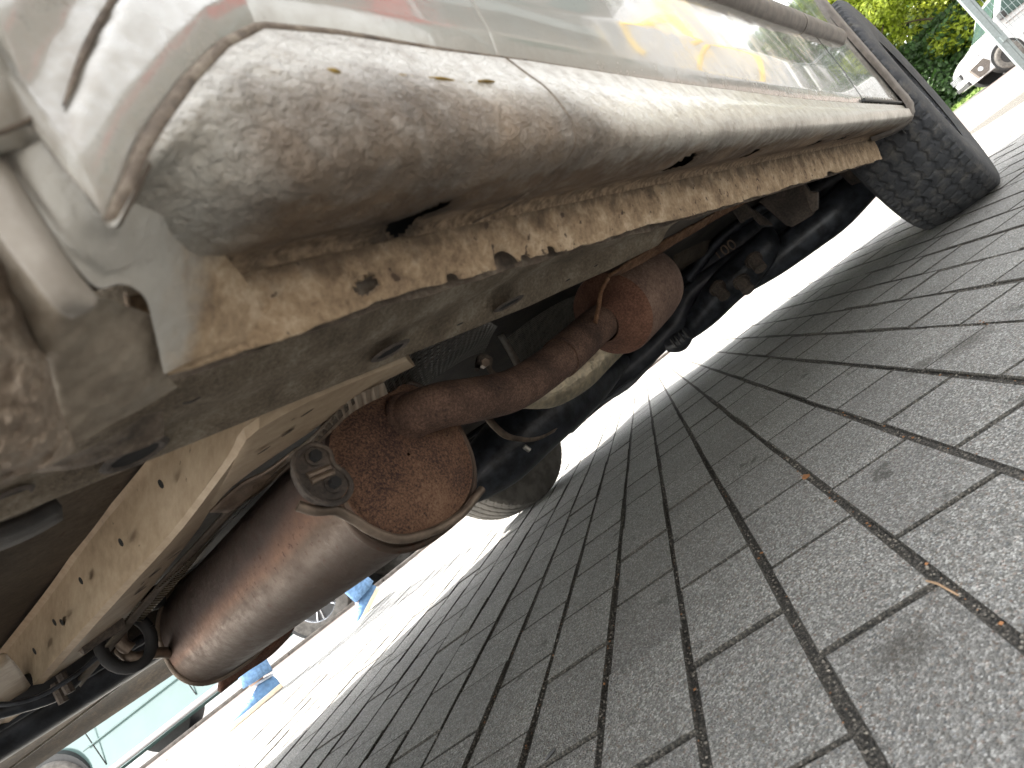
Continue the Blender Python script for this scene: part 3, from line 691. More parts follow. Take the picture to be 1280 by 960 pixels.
B = [(-125, 1060), (-60, 985), (0, 905), (47, 850), (100, 790), (160, 724), (222, 655), (286, 568), (340, 500)]
Bb = [(-60, 985), (0, 905), (47, 850), (100, 790), (160, 724), (222, 655), (256, 610), (286, 568), (322, 522), (380, 492), (440, 468), (505, 444)]
C_ = [(-10, 985), (48, 905), (88, 866), (132, 808), (192, 732), (243, 668), (268, 632), (300, 600), (340, 572), (400, 532), (460, 488), (518, 458)]
C2 = [(-8, 982), (50, 903), (91, 863), (135, 805), (195, 728), (246, 664), (271, 628), (303, 597), (343, 569), (403, 529), (462, 486), (519, 457)]
def rw(P, ws): return [Q(p[0], p[1], w_, 'w') for p, w_ in zip(P, ws)]
wall = [rw(A, [.213]*9), rw(A2, [.206]*9), rw(B, [.134]*9)]
g_ = np.concatenate([gridpts(wall[:2], 70, 3)[:-1], gridpts(wall[1:], 70, 10)])
cm = vp(mesh, 'crossmember', g_.reshape(-1, 3), gfaces(len(g_), 70), 'floor_beige', van, sharp=28, label='beige dusty box section crossmember with small round holes')
rr = [rw(Bb, [.134]*8+[.128]*4), rw(C_, [.142]*6+[.136, .132, .129, .127, .126, .126]), rw(C2, [.150]*6+[.144, .140, .138, .135, .134, .134])]
top1 = [p+np.array([.004, 0, .06]) for p in rr[-1]]
mid_ = [(a*.94+b*.06)+np.array([0, 0, -.005]) for a, b in zip(rr[0], rr[1])]
g_ = np.concatenate([gridpts([rr[0], mid_], 80, 3)[:-1], gridpts([mid_, rr[1]], 80, 8)[:-1], gridpts([rr[1], rr[2]], 80, 2)[:-1], gridpts([rr[2], top1], 80, 3)])
mesh('bottom_plate', g_.reshape(-1, 3), gfaces(len(g_), 80), 'floor_beige', cm, True, 28)
def hole_on(P, wv_, r1, r2, e1, e2):
    for p in P:
        w_ = p[2] if len(p) > 2 else wv_
        c = Q(p[0], p[1], w_, 'w')*.992; n = 12; a = np.array(e1, float)/np.linalg.norm(e1); b = np.array(e2, float)/np.linalg.norm(e2)
        V = [c+a*math.cos(2*PI*k/n)*r1+b*math.sin(2*PI*k/n)*r2 for k in range(n)]+[c*1.008+a*math.cos(2*PI*k/n)*r1+b*math.sin(2*PI*k/n)*r2 for k in range(n)]
        mesh('hole', V, gfaces(2, n, wrap=True)+[tuple(range(n))], 'hole_shade', cm, False)
hole_on([(201, 605, .170), (151, 678, .165), (101, 726, .174), (68, 778, .163), (77, 778, .163), (43, 814, .158)], 0, .0036, .0044, (-.24, .97, 0), E3)
hole_on([(218, 694), (186, 714), (194, 716), (173, 733), (176, 738)], .134, .010, .0022, (.55, -.8, 0), (.8, .55, 0))
hole_on([(360, 541), (330, 563), (400, 500), (384, 516)], .125, .006, .0018, (.8, -.6, 0), (.6, .8, 0))
# end plate with rounded corner on the crossmember
vp(patch, 'end_plate', [[Q(x, y, .1335, 'w') for x, y in r] for r in ([(-60, 860), (-20, 832), (2, 818), (9, 818)], [(-60, 900), (-10, 862), (14, 838), (20, 830)], [(-60, 960), (-10, 915), (28, 868), (38, 856)])], 'floor_beige', van, nu=14, nv=8, thick=.002)
# ---- heat shields (pressed, corrugated)
def corr(amp, k):
    def f(g_):
        n = g_.shape[1]
        for j in range(g_.shape[0]):
            for i in range(n): g_[j, i] = g_[j, i]*(1+amp*math.sin(i/n*k*2*PI+j*.25))
        return g_
    return f
simple('shield_alu', (.36, .32, .26), .38, .7, .3, 30, .0004, 200)
vp(patch, 'heat_shield_strip', rows(
    [(150, 775, .98), (196, 735, .86), (247, 690, .74), (300, 640, .62), (352, 590, .53), (392, 550, .47), (440, 498, .42), (480, 478, .40)],
    [(176, 778, 1.0), (222, 728, .88), (268, 672, .76), (318, 622, .64), (366, 580, .55), (402, 552, .49), (446, 512, .44), (485, 492, .42)]),
    'shield_alu', van, nu=420, nv=10, disp=corr(.006, 75), label='finely corrugated heat shield strip beside the silencer')
vp(patch, 'heat_shield_edge', rows(
    [(95, 852, 1.06), (138, 800, .98), (196, 732, .86), (247, 676, .74), (290, 630, .64), (345, 580, .54), (392, 545, .47), (440, 496, .42)],
    [(100, 858, 1.08), (144, 806, 1.0), (202, 738, .87), (253, 683, .75), (296, 636, .65), (350, 586, .55), (396, 551, .48), (443, 502, .43)]),
    'floor_brown', van, nu=60, nv=4, thick=.003)
vp(patch, 'heat_shield_bracket', rows(
    [(262, 640, .6), (300, 605, .58), (330, 590, .55), (372, 560, .50)],
    [(285, 640, .62), (320, 618, .60), (352, 592, .57), (384, 566, .52)]), 'bracket_steel', van, nu=20, nv=6, thick=.002, disp=crumple(.006, 60))
vp(patch, 'heat_shield', rows(
    [(470, 470, .44), (505, 440, .43), (555, 420, .42), (610, 402, .41), (622, 408, .42)],
    [(476, 486, .48), (515, 462, .48), (560, 445, .48), (600, 425, .48), (616, 418, .49)],
    [(500, 492, .54), (530, 482, .55), (560, 462, .56), (590, 445, .57), (606, 440, .58)]),
    'dark_shield', van, nu=200, nv=60, disp=corr(.003, 22), label='dimpled grey heat shield above the pipe')
vp(patch, 'heat_shield', rows(
    [(630, 425, .62), (670, 395, .62), (712, 372, .62), (748, 360, .62)],
    [(648, 470, .8), (690, 440, .8), (720, 412, .8), (752, 398, .8)]),
    'dark_shield', van, nu=120, nv=40, disp=corr(.004, 26))
vp(patch, 'tunnel_strap', rows([(622, 420, .60), (634, 440, .60), (648, 466, .60)], [(629, 417, .60), (641, 437, .60), (657, 462, .60)]), 'galvanised', van, nu=12, nv=3, thick=.002)
# clamp with bolt seen through the gap
o = vp(tube, 'clamp', [Q(596, 462, .6), Q(602, 446, .6), Q(612, 448, .6), Q(612, 462, .6), Q(620, 470, .6)], .004, 'bracket', van, n=8, steps=20)
tube('bolt', [Q(604, 456, .6), Q(607, 453, .56)], .006, 'bracket_steel', o, 6)
# ---- rear silencer (transverse), inlet face towards the lens
mc = Q(508, 570, .505); mfar = Q(510, 567, .60)+np.array([-.2402, .9706, -.03])*.51+np.array([.0, 0, .008])
md_ = mfar-mc; MLEN = float(np.linalg.norm(md_)); md_ /= MLEN
me1 = np.array([md_[1], -md_[0], 0.]); me1 /= np.linalg.norm(me1); me2 = np.cross(me1, md_); me2 = me2 if me2[2] > 0 else -me2
RXM, RZM = .0855, .0765
def msec(t, rs=1., n=72, sk=0., up=0.):
    out = []
    for k in range(n):
        a = 2*PI*k/n; ca, sa = math.cos(a), math.sin(a); ex = 2/2.5
        x = math.copysign(abs(ca)**ex, ca)*RXM*rs; z = math.copysign(abs(sa)**ex, sa)*RZM*rs
        out.append(mc+md_*t+me1*(x+.15*z)+me2*(z*1.0+up))
    return out
V = []; prof_ = [(0.0, .985, 0), (.004, 1.035, 0), (.010, 1.045, 0), (.014, 1.01, 0), (.018, 1.0, 0), (.1, 1.0, 0), (.2, 1.0, 0), (.3, 1.0, 0), (.40, 1.0, 0)]+[(MLEN-.51+a_, b_, 0) for a_, b_ in ((.455, .995), (.462, 1.02), (.470, 1.02), (.476, .99), (.49, .95), (.502, .86), (.508, .6), (.51, .2))]
for t, rs, s_ in prof_: V += msec(t, rs)
can = vp(mesh, 'silencer', V, gfaces(len(prof_), 72, wrap=True)+[tuple(range((len(prof_)-1)*72, len(prof_)*72))], 'tinted_steel', van, sharp=45, label='oval heat tinted steel silencer lying across the van')
V = []; pf = [(.000, .985), (-.0015, .955), (.004, .925), (.002, .86), (-.003, .6), (-.004, .3), (-.004, .02)]
for t, rs in pf: V += msec(t, rs)
face = mesh('end_face', V, gfaces(len(pf), 72, wrap=True), 'rust_face', can, label='rust speckled end face of the silencer')
# inlet pipe: from the face, bending forward to the resonator
P_ = [(500, 530, .53), (514, 520, .50), (540, 510, .48), (590, 500, .485), (640, 488, .50), (680, 464, .51), (712, 438, .515), (745, 408, .52), (765, 392, .52)]
pts = [Q(*p) for p in P_]
pipe = vp(tube, 'exhaust_pipe', pts, [.024, .024, .024, .0245, .0255, .026, .0265, .0268, .0268], 'rust_pipe', van, n=40, steps=60, label='bent dark rusty exhaust pipe')
cc = catmull(pts, 60)
def ringat(i, r, r2, name, mat, parent, w_=.004):
    a = cc[i]; t = cc[i+1]-cc[i-1]; t /= np.linalg.norm(t); V, Fc = tubegeo([a-t*w_, a-t*w_*.4, a+t*w_*.4, a+t*w_], [r, r2, r2, r], 40); return mesh(name, V, Fc, mat, parent)
ringat(3, .024, .0275, 'weld_collar', 'rust_pipe', pipe, .007)
# sleeve joint: wider tube with a cut edge
i0 = 37; sl = cc[i0:]; V, Fc = tubegeo(sl, .0288, 40); mesh('sleeve', V, Fc, 'rust_pipe', pipe, True, 40)
t_ = cc[38]-cc[36]; t_ /= np.linalg.norm(t_)
# resonator can
ra = Q(768, 396, .52); rb = Q(806, 352, .50); ax = rb-ra; L_ = np.linalg.norm(ax); ax /= L_
ax = np.array([.93, -.03, .12]); ax /= np.linalg.norm(ax)
base_ = Q(755, 402, .52)
pr = [(-.012, .030), (.012, .040), (.024, .062), (.030, .069), (.036, .071), (.10, .071), (.15, .070), (.18, .067), (.195, .055), (.20, .03)]
V, Fc = tubegeo([base_+ax*t for t, r in pr[:4]], [r for t, r in pr[:4]], 48, caps=False)
res = vp(mesh, 'resonator', V, Fc, 'rust_can', van, label='rusty cylindrical resonator ahead of the pipe')
V, Fc = tubegeo([base_+ax*t for t, r in pr[3:]], [r for t, r in pr[3:]], 48, caps=True); mesh('can_body', V, Fc, 'can_brown', res, True, 45)
# hanger wire on the resonator
vp(tube, 'hanger_wire', [Q(744, 404, .49), Q(748, 385, .48), Q(752, 362, .46), Q(760, 348, .45)], .0035, 'rusty_edge', van, n=8, steps=12)
vp(patch, 'hanger_bracket', rows([(770, 340, .47), (785, 330, .46), (800, 322, .45)], [(772, 352, .5), (788, 344, .49), (812, 326, .47)]), 'galvanised', van, nu=12, nv=5, thick=.002, disp=crumple(.01, 60))
vp(tube, 'hanger_loop', [Q(772, 350, .5), Q(790, 348, .5), Q(806, 330, .5), Q(826, 334, .5), Q(836, 348, .52), Q(832, 362, .54)], .0016, 'galvanised', van, n=6, steps=30)
# ---- rubber exhaust mount with two bolts
mo = Q(393, 600, .465)
def onm(dx, dz, dn=0.): return mo+(me1*dx+me2*dz)*.74-md_*dn
out_ = [(-.010, .034), (.012, .036), (.026, .022), (.022, .002), (.028, -.012), (.026, -.030), (.010, -.040), (-.012, -.036), (-.026, -.020), (-.028, .010), (-.022, .026)]
oc = catmull([onm(a*.82, b*.82) for a, b in out_+out_[:1]], 45)[:-1]
V, Fc = prismgeo(oc, -md_, .012); mount = vp(mesh, 'rubber_mount', V, Fc, 'bracket', van, smooth=True, sharp=40, label='rubber exhaust mount with two bolts')
for a, b in ((.002, .019), (.004, -.017)):
    tube('bolt', [onm(a, b, .012), onm(a, b, .020)], .0050, 'rubber', mount, 6); tube('washer', [onm(a, b, .012), onm(a, b, .0145)], .0072, 'bracket', mount, 20)
# flat rim of the mount and webs
rimc = catmull([onm(a*.92, b*.92, .012) for a, b in out_+out_[:1]], 60); tube('rim', rimc, .0025, 'bracket', mount, 8)
for b in (.004, -.003): tube('web', [onm(-.016, b, .012), onm(.014, b-.002, .012)], .0028, 'bracket_steel', mount, 8)
# hanger rod sweeping under the can
vp(tube, 'hanger_rod', [Q(372, 632, .46), Q(392, 638, .46), Q(420, 638, .465), Q(440, 648, .47), Q(462, 662, .478), Q(492, 673, .486), Q(530, 668, .495), Q(570, 648, .50), Q(602, 612, .51)], .0044, 'bracket_steel', van, n=12, steps=60)
# rim bead round the inlet end
bd = msec(.006, 1.05); bd = bd+bd[:1]
vp(tube, 'end_bead', bd, .0042, 'tinted_steel', van, n=10)
bd = msec(MLEN-.04, 1.03); bd = bd+bd[:1]
vp(tube, 'end_bead', bd, .0040, 'bracket_steel', van, n=10)
# far hanger: rod, hook and rubber loop
vp(tube, 'hanger_rod', [Q(150, 812, 1.02), Q(165, 822, 1.0), Q(195, 816, 1.02), Q(225, 820, 1.06), Q(250, 832, 1.08), Q(285, 832, 1.10), Q(300, 822, 1.12)], .0075, 'bracket_steel', van, n=12, steps=50)
vp(tube, 'hook', [Q(155, 778, 1.0), Q(150, 792, 1.0), Q(154, 806, 1.0), Q(164, 812, 1.0)], .0085, 'bracket_steel', van, n=12, steps=20)
lp = [Q(142, 798, 1.0)+np.array([math.cos(a)*.028+.01, 0, math.sin(a)*.035-.012]) for a in np.linspace(0, 2*PI, 25)]
vp(tube, 'rubber_loop', lp, .008, 'rubber', van, n=10)
vp(tube, 'spring', [Q(98, 808, .95), Q(125, 790, .95), Q(152, 776, .95)], .012, 'bracket', van, n=12)
vp(tube, 'bracket_tip', [Q(92, 812, .95), Q(102, 805, .95)], [.004, .010], 'bracket_steel', van, n=8)
# tail piece below the can, rust brown
vp(patch, 'tail_outlet', rows([(276, 836, 1.1), (310, 824, 1.1), (345, 800, 1.1), (366, 782, 1.1)], [(274, 865, 1.12), (300, 842, 1.12), (338, 816, 1.12), (358, 796, 1.12)]), 'rust_can', van, nu=30, nv=8, thick=.01)
# ---- hoses and far chassis beams
vp(tube, 'brake_hose', [Q(-60, 880, 1.05), Q(0, 868, 1.05), (Q(40, 858, 1.05)), Q(78, 836, 1.05), Q(100, 815, 1.05), Q(130, 790, 1.05), Q(150, 765, 1.04), Q(200, 745, 1.05)], .017, 'rubber', van, n=14, steps=60)
vp(tube, 'brake_pipe', [Q(-60, 902, 1.05), Q(20, 884, 1.05), Q(80, 862, 1.06), Q(110, 826, 1.07), Q(128, 800, 1.08), Q(150, 800, 1.1)], .009, 'black_steel', van, n=10, steps=40)
vp(tube, 'cable', [Q(-60, 870, 1.0), Q(10, 880, 1.0), Q(45, 872, 1.0), Q(85, 850, 1.0), Q(130, 815, 1.0)], .003, 'black_steel', van, n=8, steps=40)
for p in ((76, 868, 1.04), (84, 856, 1.03)): vp(tube, 'pipe_clip', [Q(p[0]-8, p[1]-14, p[2]), Q(p[0]+4, p[1]+10, p[2])], .006, 'bracket', van, n=8)
def beam(name, pr, u0, u1, mat, n=30, **k):
    g_ = gridpts([[(u, v, w_) for u in np.linspace(u0, u1, 12)] for v, w_ in pr], n, 5*len(pr)); return vp(mesh, name, g_.reshape(-1, 3), gfaces(len(g_), n), mat, van, sharp=30, **k)
beam('prop_shaft', [(1.30, .150), (1.27, .13), (1.28, .105), (1.31, .095), (1.34, .105), (1.36, .13), (1.35, .15)], -.5, .95, 'black_steel')
beam('far_member', [(1.44, .22), (1.45, .15), (1.47, .142), (1.50, .135), (1.56, .15), (1.60, .16), (1.66, .215)], -.8, 1.2, 'far_sill')
beam('far_sill', [(1.70, .25), (1.72, .165), (1.76, .15), (1.80, .142), (1.90, .120), (1.95, .092), (1.956, .090), (1.962, .11), (1.98, .15), (2.05, .17), (2.06, .22), (2.05, .4)], -.9, 1.42, 'far_sill', label='dark far side sill')
vp(tube, 'brake_pipe', [Q(-20, 985, 1.4), Q(60, 925, 1.4), Q(160, 850, 1.4), Q(235, 800, 1.4)], .002, 'galvanised', van, n=6, steps=20)
vp(tube, 'brake_pipe', [(-.5, 1.2, .14), (.0, 1.22, .13), (.5, 1.22, .13), (1.2, 1.2, .14)], .006, 'black_steel', van, n=8)
# ---- front half: tank, undertray, tubes, brackets
def rot_tube(name, pl, r, mat, **k): return vp(tube, name, [Q(*p) for p in pl], r, mat, van, n=20, steps=60, **k)
simple('shield_gold', (.62, .54, .40), .4, .7, .25, 60, .003, 120)
rot_tube('shielded_pipe', [(650, 505, .80), (686, 488, .80), (720, 468, .79), (750, 440, .78), (800, 395, .77)], [.010, .036, .040, .040, .036], 'shield_gold', label='pale crinkled shield below the exhaust pipe')
tank = rot_tube('fuel_tank', [(560, 628, 1.14), (622, 572, 1.1), (660, 535, 1.08), (700, 508, 1.05), (740, 480, 1.05), (780, 450, 1.05)], [.03, .075, .082, .07, .055, .02], 'black_steel', label='black rounded tank beside the propshaft tunnel')
st_ = [Q(x, y, v) for x, y, v in ((602, 518, .93), (610, 530, .92), (625, 545, .93), (648, 552, .95), (672, 550, .98), (692, 540, 1.0))]
V = []; 
for p in catmull(st_, 24): V += [p, p+np.array([.018, 0, .004])]
o = mesh('strap', V, gfaces(24, 2), 'bracket_steel', tank, True); o.modifiers.new('t', 'SOLIDIFY').thickness = .003; 
tube('bolt', [Q(656, 492, .95), Q(664, 505, .95)], .008, 'bracket_steel', tank, 8)
tube('bolt', [Q(655, 558, 1.0), Q(662, 563, 1.0)], .006, 'galvanised', tank, 8)
def U(P): return [Q(p[0], p[1], p[2], 'u') for p in P]
def utube(name, pl, r, mat, **k): return vp(tube, name, U(pl), r, mat, van, n=20, steps=60, **k)
tray = vp(patch, 'undertray', [U(r) for r in (
    [(560, 560, 1.5), (650, 500, 1.7), (760, 420, 1.9), (840, 350, 2.1), (900, 290, 2.3), (980, 230, 2.35), (1075, 195, 2.35)],
    [(580, 600, 1.4), (668, 545, 1.6), (770, 460, 1.85), (850, 395, 2.05), (905, 345, 2.2), (990, 285, 2.25), (1080, 225, 2.3)],
    [(600, 618, 1.3), (690, 548, 1.55), (765, 484, 1.8), (850, 424, 1.95), (896, 388, 2.05), (1000, 316, 2.1), (1088, 250, 2.15)])],
    'black_plastic', van, nu=90, nv=20, thick=.008, disp=crumple(.006, 9), label='black plastic undertray')
utube('tray_rib', [(700, 528, 1.5), (760, 480, 1.7), (815, 436, 1.8), (842, 405, 1.85), (858, 372, 1.9), (900, 338, 1.95), (948, 305, 1.95)], [.022, .032, .036, .036, .03, .03, .02], 'black_plastic')
sub_ = utube('subframe_tube', [(838, 398, 1.9), (862, 362, 1.98), (890, 330, 2.03), (930, 302, 2.06), (965, 275, 2.1), (1000, 250, 2.1)], [.045, .055, .060, .060, .056, .045], 'black_steel', label='black subframe tube with moulded number')
# raised moulded figures on the tube
fc = bpy.data.curves.new('moulded_number', 'FONT'); fc.body = '100'; fc.size = .050; fc.extrude = .0015; fc.align_x = 'CENTER'
tmp = bpy.data.objects.new('tmp', fc); col.objects.link(tmp)
dg = bpy.context.evaluated_depsgraph_get(); me = bpy.data.meshes.new_from_object(tmp.evaluated_get(dg)); bpy.data.objects.remove(tmp)
def nrml(a): return a/np.linalg.norm(a)
c0 = Q(907, 314, 2.045, 'u'); ex_ = nrml(Q(922, 306, 2.06, 'u')-Q(890, 329, 2.03, 'u')); tocam = nrml(-c0); ez_ = nrml(np.cross(tocam, ex_)); ey_ = np.cross(ex_, ez_)
if Q(900, 303, 2.045, 'u').dot(ez_) < c0.dot(ez_): ez_ = -ez_
c0 = c0+tocam*.0625
V = [c0+ex_*v.co.x+ez_*(v.co.y-.012)+tocam*v.co.z for v in me.vertices]; mesh('moulded_number', V, [tuple(p.vertices) for p in me.polygons], 'bracket_steel', sub_, False)
utube('wishbone', [(846, 428, 1.85), (880, 392, 1.9), (905, 362, 1.92), (938, 330, 1.95), (956, 306, 1.97), (960, 288, 2.0)], [.02, .046, .056, .056, .046, .02], 'black_steel')
utube('wishbone', [(930, 356, 2.0), (968, 326, 2.0), (1000, 300, 2.02), (1040, 268, 2.05), (1078, 232, 2.1), (1100, 215, 2.1)], [.03, .046, .052, .056, .05, .04], 'black_steel')
utube('steering_rack', [(985, 262, 2.2), (1020, 238, 2.2), (1060, 215, 2.2), (1100, 200, 2.2)], [.045, .05, .05, .045], 'black_steel')
utube('anti_roll_bar', [(860, 350, 1.9), (900, 300, 1.95), (950, 262, 2.0), (1010, 236, 2.0)], .016, 'black_steel')
for x, y in ((948, 331), (903, 366), (933, 358)):
    utube('bolt', [(x-6, y-6, 1.84), (x+3, y+5, 1.82)], .018, 'bracket')
    utube('washer', [(x-7, y-7, 1.85), (x-5, y-5, 1.845)], .026, 'bracket')
def trplate(name, pts, u_, mat, t=.02, nrm=(1, .05, 0), **k): return vp(prism, name, [Q(x, y, u_, 'u') for x, y in pts], np.array(nrm, float), t, mat, van, bevel=.003, **k)
trplate('bracket_plate', [(948, 252), (968, 238), (1000, 222), (1008, 240), (1020, 262), (1014, 270), (990, 284), (982, 282)], 1.66, 'bracket', label='brown dusty bracket plate with two bent ears')
trplate('bracket_plate', [(1000, 222), (1012, 240), (1022, 240), (1022, 262), (1014, 266), (1006, 246)], 1.60, 'bracket')
trplate('bracket_plate', [(912, 260), (932, 254), (944, 270), (930, 276), (926, 280)], 1.60, 'bracket')
trplate('bracket_plate', [(940, 262), (958, 275), (965, 282), (950, 282), (940, 272)], 1.70, 'bracket')
vp(patch, 'heat_shield_corner', rows([(842, 312, .70), (870, 292, .68), (900, 268, .66), (918, 258, .65)], [(842, 332, .74), (872, 318, .73), (902, 294, .72), (926, 280, .70)], [(852, 337, .78), (880, 320, .78), (910, 298, .78), (930, 284, .76)]), 'floor_brown', van, nu=30, nv=12, disp=crumple(.01, 40))
vp(patch, 'rusty_floor_edge', rows([(760, 345, .42), (800, 318, .41), (850, 290, .40), (900, 262, .40), (960, 232, .40), (1040, 205, .38)], [(775, 342, .44), (808, 325, .43), (856, 297, .42), (905, 268, .42), (964, 238, .42), (1042, 210, .40)]), 'rusty_edge', van, nu=80, nv=8, thick=.004, disp=crumple(.015, 60))
vp(patch, 'floor_side', rows([(800, 285, .30), (860, 258, .30), (930, 232, .30), (1000, 214, .30), (1060, 205, .30)], [(790, 318, .40), (850, 288, .40), (930, 248, .40), (1000, 226, .38), (1060, 208, .36)]), 'floor_brown', van, nu=40, nv=12, disp=crumple(.01, 30))
utube('tray_foot', [(835, 432, 1.8), (848, 428, 1.8), (860, 416, 1.8)], [.022, .03, .022], 'black_plastic')
for k in range(4): utube('rib', [(838+k*5, 424-k*4, 1.77), (846+k*5, 434-k*4, 1.77)], .003, 'ink_black')
vp(patch, 'splash_edge', [U(r) for r in ([(700, 545, 1.6), (740, 505, 1.7), (775, 478, 1.75), (812, 452, 1.8)], [(716, 540, 1.6), (752, 508, 1.7), (790, 482, 1.75), (820, 450, 1.8)])], 'black_plastic', van, nu=20, nv=4, thick=.006, disp=crumple(.01, 20))
# ---- the rest of the hull (casts the van's shadow)
hull_l, yfar = [], 1.98
hp = [(-1.6, .22, .5), (-1.7, .25, 1.2), (-1.6, .35, 1.5)]
vp(box, 'cargo_body', (.15, 1.09, .98), (3.4, 1.60, 1.1), 'silver_paint', van, bevel=.06)
vp(patch, 'bonnet', [[(1.8, .16, w_), (2.45, .18, w_*.98), (2.85, .33, w_*.9), (3.0, .6, w_*.85), (2.95, 1.0, w_*.84), (2.78, 1.4, w_*.85), (2.42, 1.8, w_*.9), (2.05, 2.0, w_*.98), (1.8, 2.03, w_)] for w_ in (.10, .3, .5, .68)], 'silver_paint', van, nu=40, nv=10)
V = [tuple(p) for p in catmull([(1.8, .16, .675), (2.45, .18, .666), (2.85, .33, .612), (3.0, .6, .578), (2.95, 1.0, .571), (2.78, 1.4, .578), (2.42, 1.8, .612), (2.05, 2.0, .666), (1.8, 2.03, .675)], 40)]
vp(mesh, 'bonnet_top', V+[(1.7, 1.1, .74)], [(i, i+1, 40) for i in range(39)]+[(39, 0, 40)], 'silver_paint', van, True)
vp(mesh, 'windscreen', [(1.82, .16, .67), (1.82, 2.03, .67), (1.35, 1.9, 1.45), (1.35, .3, 1.45)], [(0, 1, 2, 3)], 'glass_dark', van, False)
vp(box, 'far_side_panel', (.1, 2.03, .72), (3.4, .03, 1.1), 'silver_paint', van, bevel=.01)
vp(box, 'wheel_house', (1.95, .62, .36), (.9, .5, .20), 'floor_dark', van); vp(box, 'wheel_house', (2.0, 1.60, .36), (.9, .5, .20), 'floor_dark', van)
vp(box, 'front_panel', (2.58, 1.0, .20), (.06, 1.0, .25), 'black_plastic', van)
# ---- tyres with real tread
def tyre(parent, c, R_, W_, mat, ribs, zig, depth=.007, n=560, m=72, yaw=0., z0=0.):
    """lugged tyre built as one grooved surface; returns the object"""
    s_ = np.linspace(-1, 1, m); V = np.zeros((m, n, 3)); th = np.arange(n)/n*2*PI
    for j, x in enumerate(s_):
        a = abs(x)
        if a < .70: y = x/.70*W_*.44; r = R_-.006*(a/.7)**2.5
        elif a < .80: q = (a-.70)/.10; y = math.copysign(W_*(.44+.045*q), x); r = R_-.006-.016*q
        else: q = (a-.80)/.20; y = math.copysign(W_*(.485+.035*math.sin(q*PI*.8)-.05*q*q), x); r = R_-.022-(R_*.40)*q
        g = np.zeros(n)
        if a < .76:
            yn = y/W_
            for gy in ribs:
                zz = gy+zig*np.abs(((th*58/PI) % 2)-1)-zig/2
                g = np.maximum(g, np.exp(-((yn-zz)/.020)**4))
            # cross sipes per rib
            ph = th*58/PI+ (yn*14) + .6*np.sin(yn*40)
            sip = np.exp(-((((ph) % 2)-1)/.16)**4)*.55; g = np.maximum(g, sip if depth > .004 else sip*.4)
            if a > .60: g = np.maximum(g, .8*np.exp(-((((th*60/PI) % 2)-1)/.2)**4))
            if a > .70: g *= (.76-a)/.06
        rr_ = r-depth*g
        if .86 < a < .90: rr_ = rr_
        V[j, :, 0] = rr_*np.cos(th); V[j, :, 2] = rr_*np.sin(th); V[j, :, 1] = y
    Vf = V.reshape(-1, 3) @ rz(yaw).T+np.array(c)
    return mesh('tyre', Vf, gfaces(m, n, wrap=True), mat, parent, True, 35)
def rim(parent, c, R_, W_, side, yaw, mat='wheel_steel', spokes=0):
    pf = [(R_*.60, W_*.44), (R_*.58, W_*.40), (R_*.56, W_*.30), (R_*.55, 0), (R_*.56, -W_*.30), (R_*.60, -W_*.44)]
    V, Fc = lathegeo(pf, 48); V2, F2 = lathegeo([(R_*.55, W_*.1*side), (R_*.42, W_*.22*side), (R_*.3, W_*.14*side), (R_*.16, W_*.26*side), (.001, W_*.28*side)], 48)
    v, f = join([(V, Fc), (V2, F2)] if not spokes else [(V, Fc)])
    o = mesh('rim', np.array(v) @ rz(yaw).T+np.array(c), f, mat, parent, True, 40)
    if spokes:
        ps = []
        for k in range(spokes):
            for dd_ in (-.13, .13):
                a = 2*PI*k/spokes+dd_; b = 2*PI*k/spokes+dd_*1.3
                p = [np.array([math.cos(t)*r_, W_*.34*side*(1-.3*(r_ < R_*.2)), math.sin(t)*r_]) for t, r_ in ((a*1, R_*.12), (b, R_*.57))]
                ps.append(tubegeo(p, [R_*.045, R_*.05], 8, squash=.6))
        ps.append(tubegeo([(0, W_*.20*side, 0), (0, W_*.38*side, 0)], R_*.13, 20))
        v, f = join(ps); mesh('spokes', np.array(v) @ rz(yaw).T+np.array(c), f, mat, parent, True, 40)
    return o
Winv = lambda p: (RV @ (np.array(p)-VO))
def vanwheel(cw, yaw, ribs, zig, mat, dep, side, W_):
    c = Winv(cw); e = bpy.data.objects.new('wheel', None); col.objects.link(e); e.parent = van; e.location = c.tolist()
    tyre(e, (0, 0, 0), .33, W_, mat, ribs, zig, dep, yaw=yaw); rim(e, (0, 0, 0), .33, W_, side, yaw, 'alloy' if side < 0 else 'wheel_steel'); return e
nw = vanwheel((2.14, .175, .33), 0, (-.33, -.165, 0, .165, .33), .045, 'tyre_rubber', .0055, -1, .205)
fw_ = vanwheel((1.84, 1.90, .33), -2, (-.27, -.09, .09, .27), .022, 'old_tyre', .004, 1, .20)
# drive shaft and brake behind the far wheel
c = Winv((1.84, 1.80, .33)); vp(tube, 'brake_drum', [c+[0, .06, -.25], c+[0, -.01, -.25]], .12, 'bracket', van, n=32)
vp(tube, 'drive_shaft', [c+[0, 0, -.25], c+[.05, -.6, -.20]], .018, 'black_steel', van, n=12)
# brake and mud guard behind near wheel
vp(tube, 'brake_drum', [Winv((2.14, .27, .33))-[0, 0, .25], Winv((2.14, .33, .33))-[0, 0, .25]], .13, 'bracket', van, n=32)
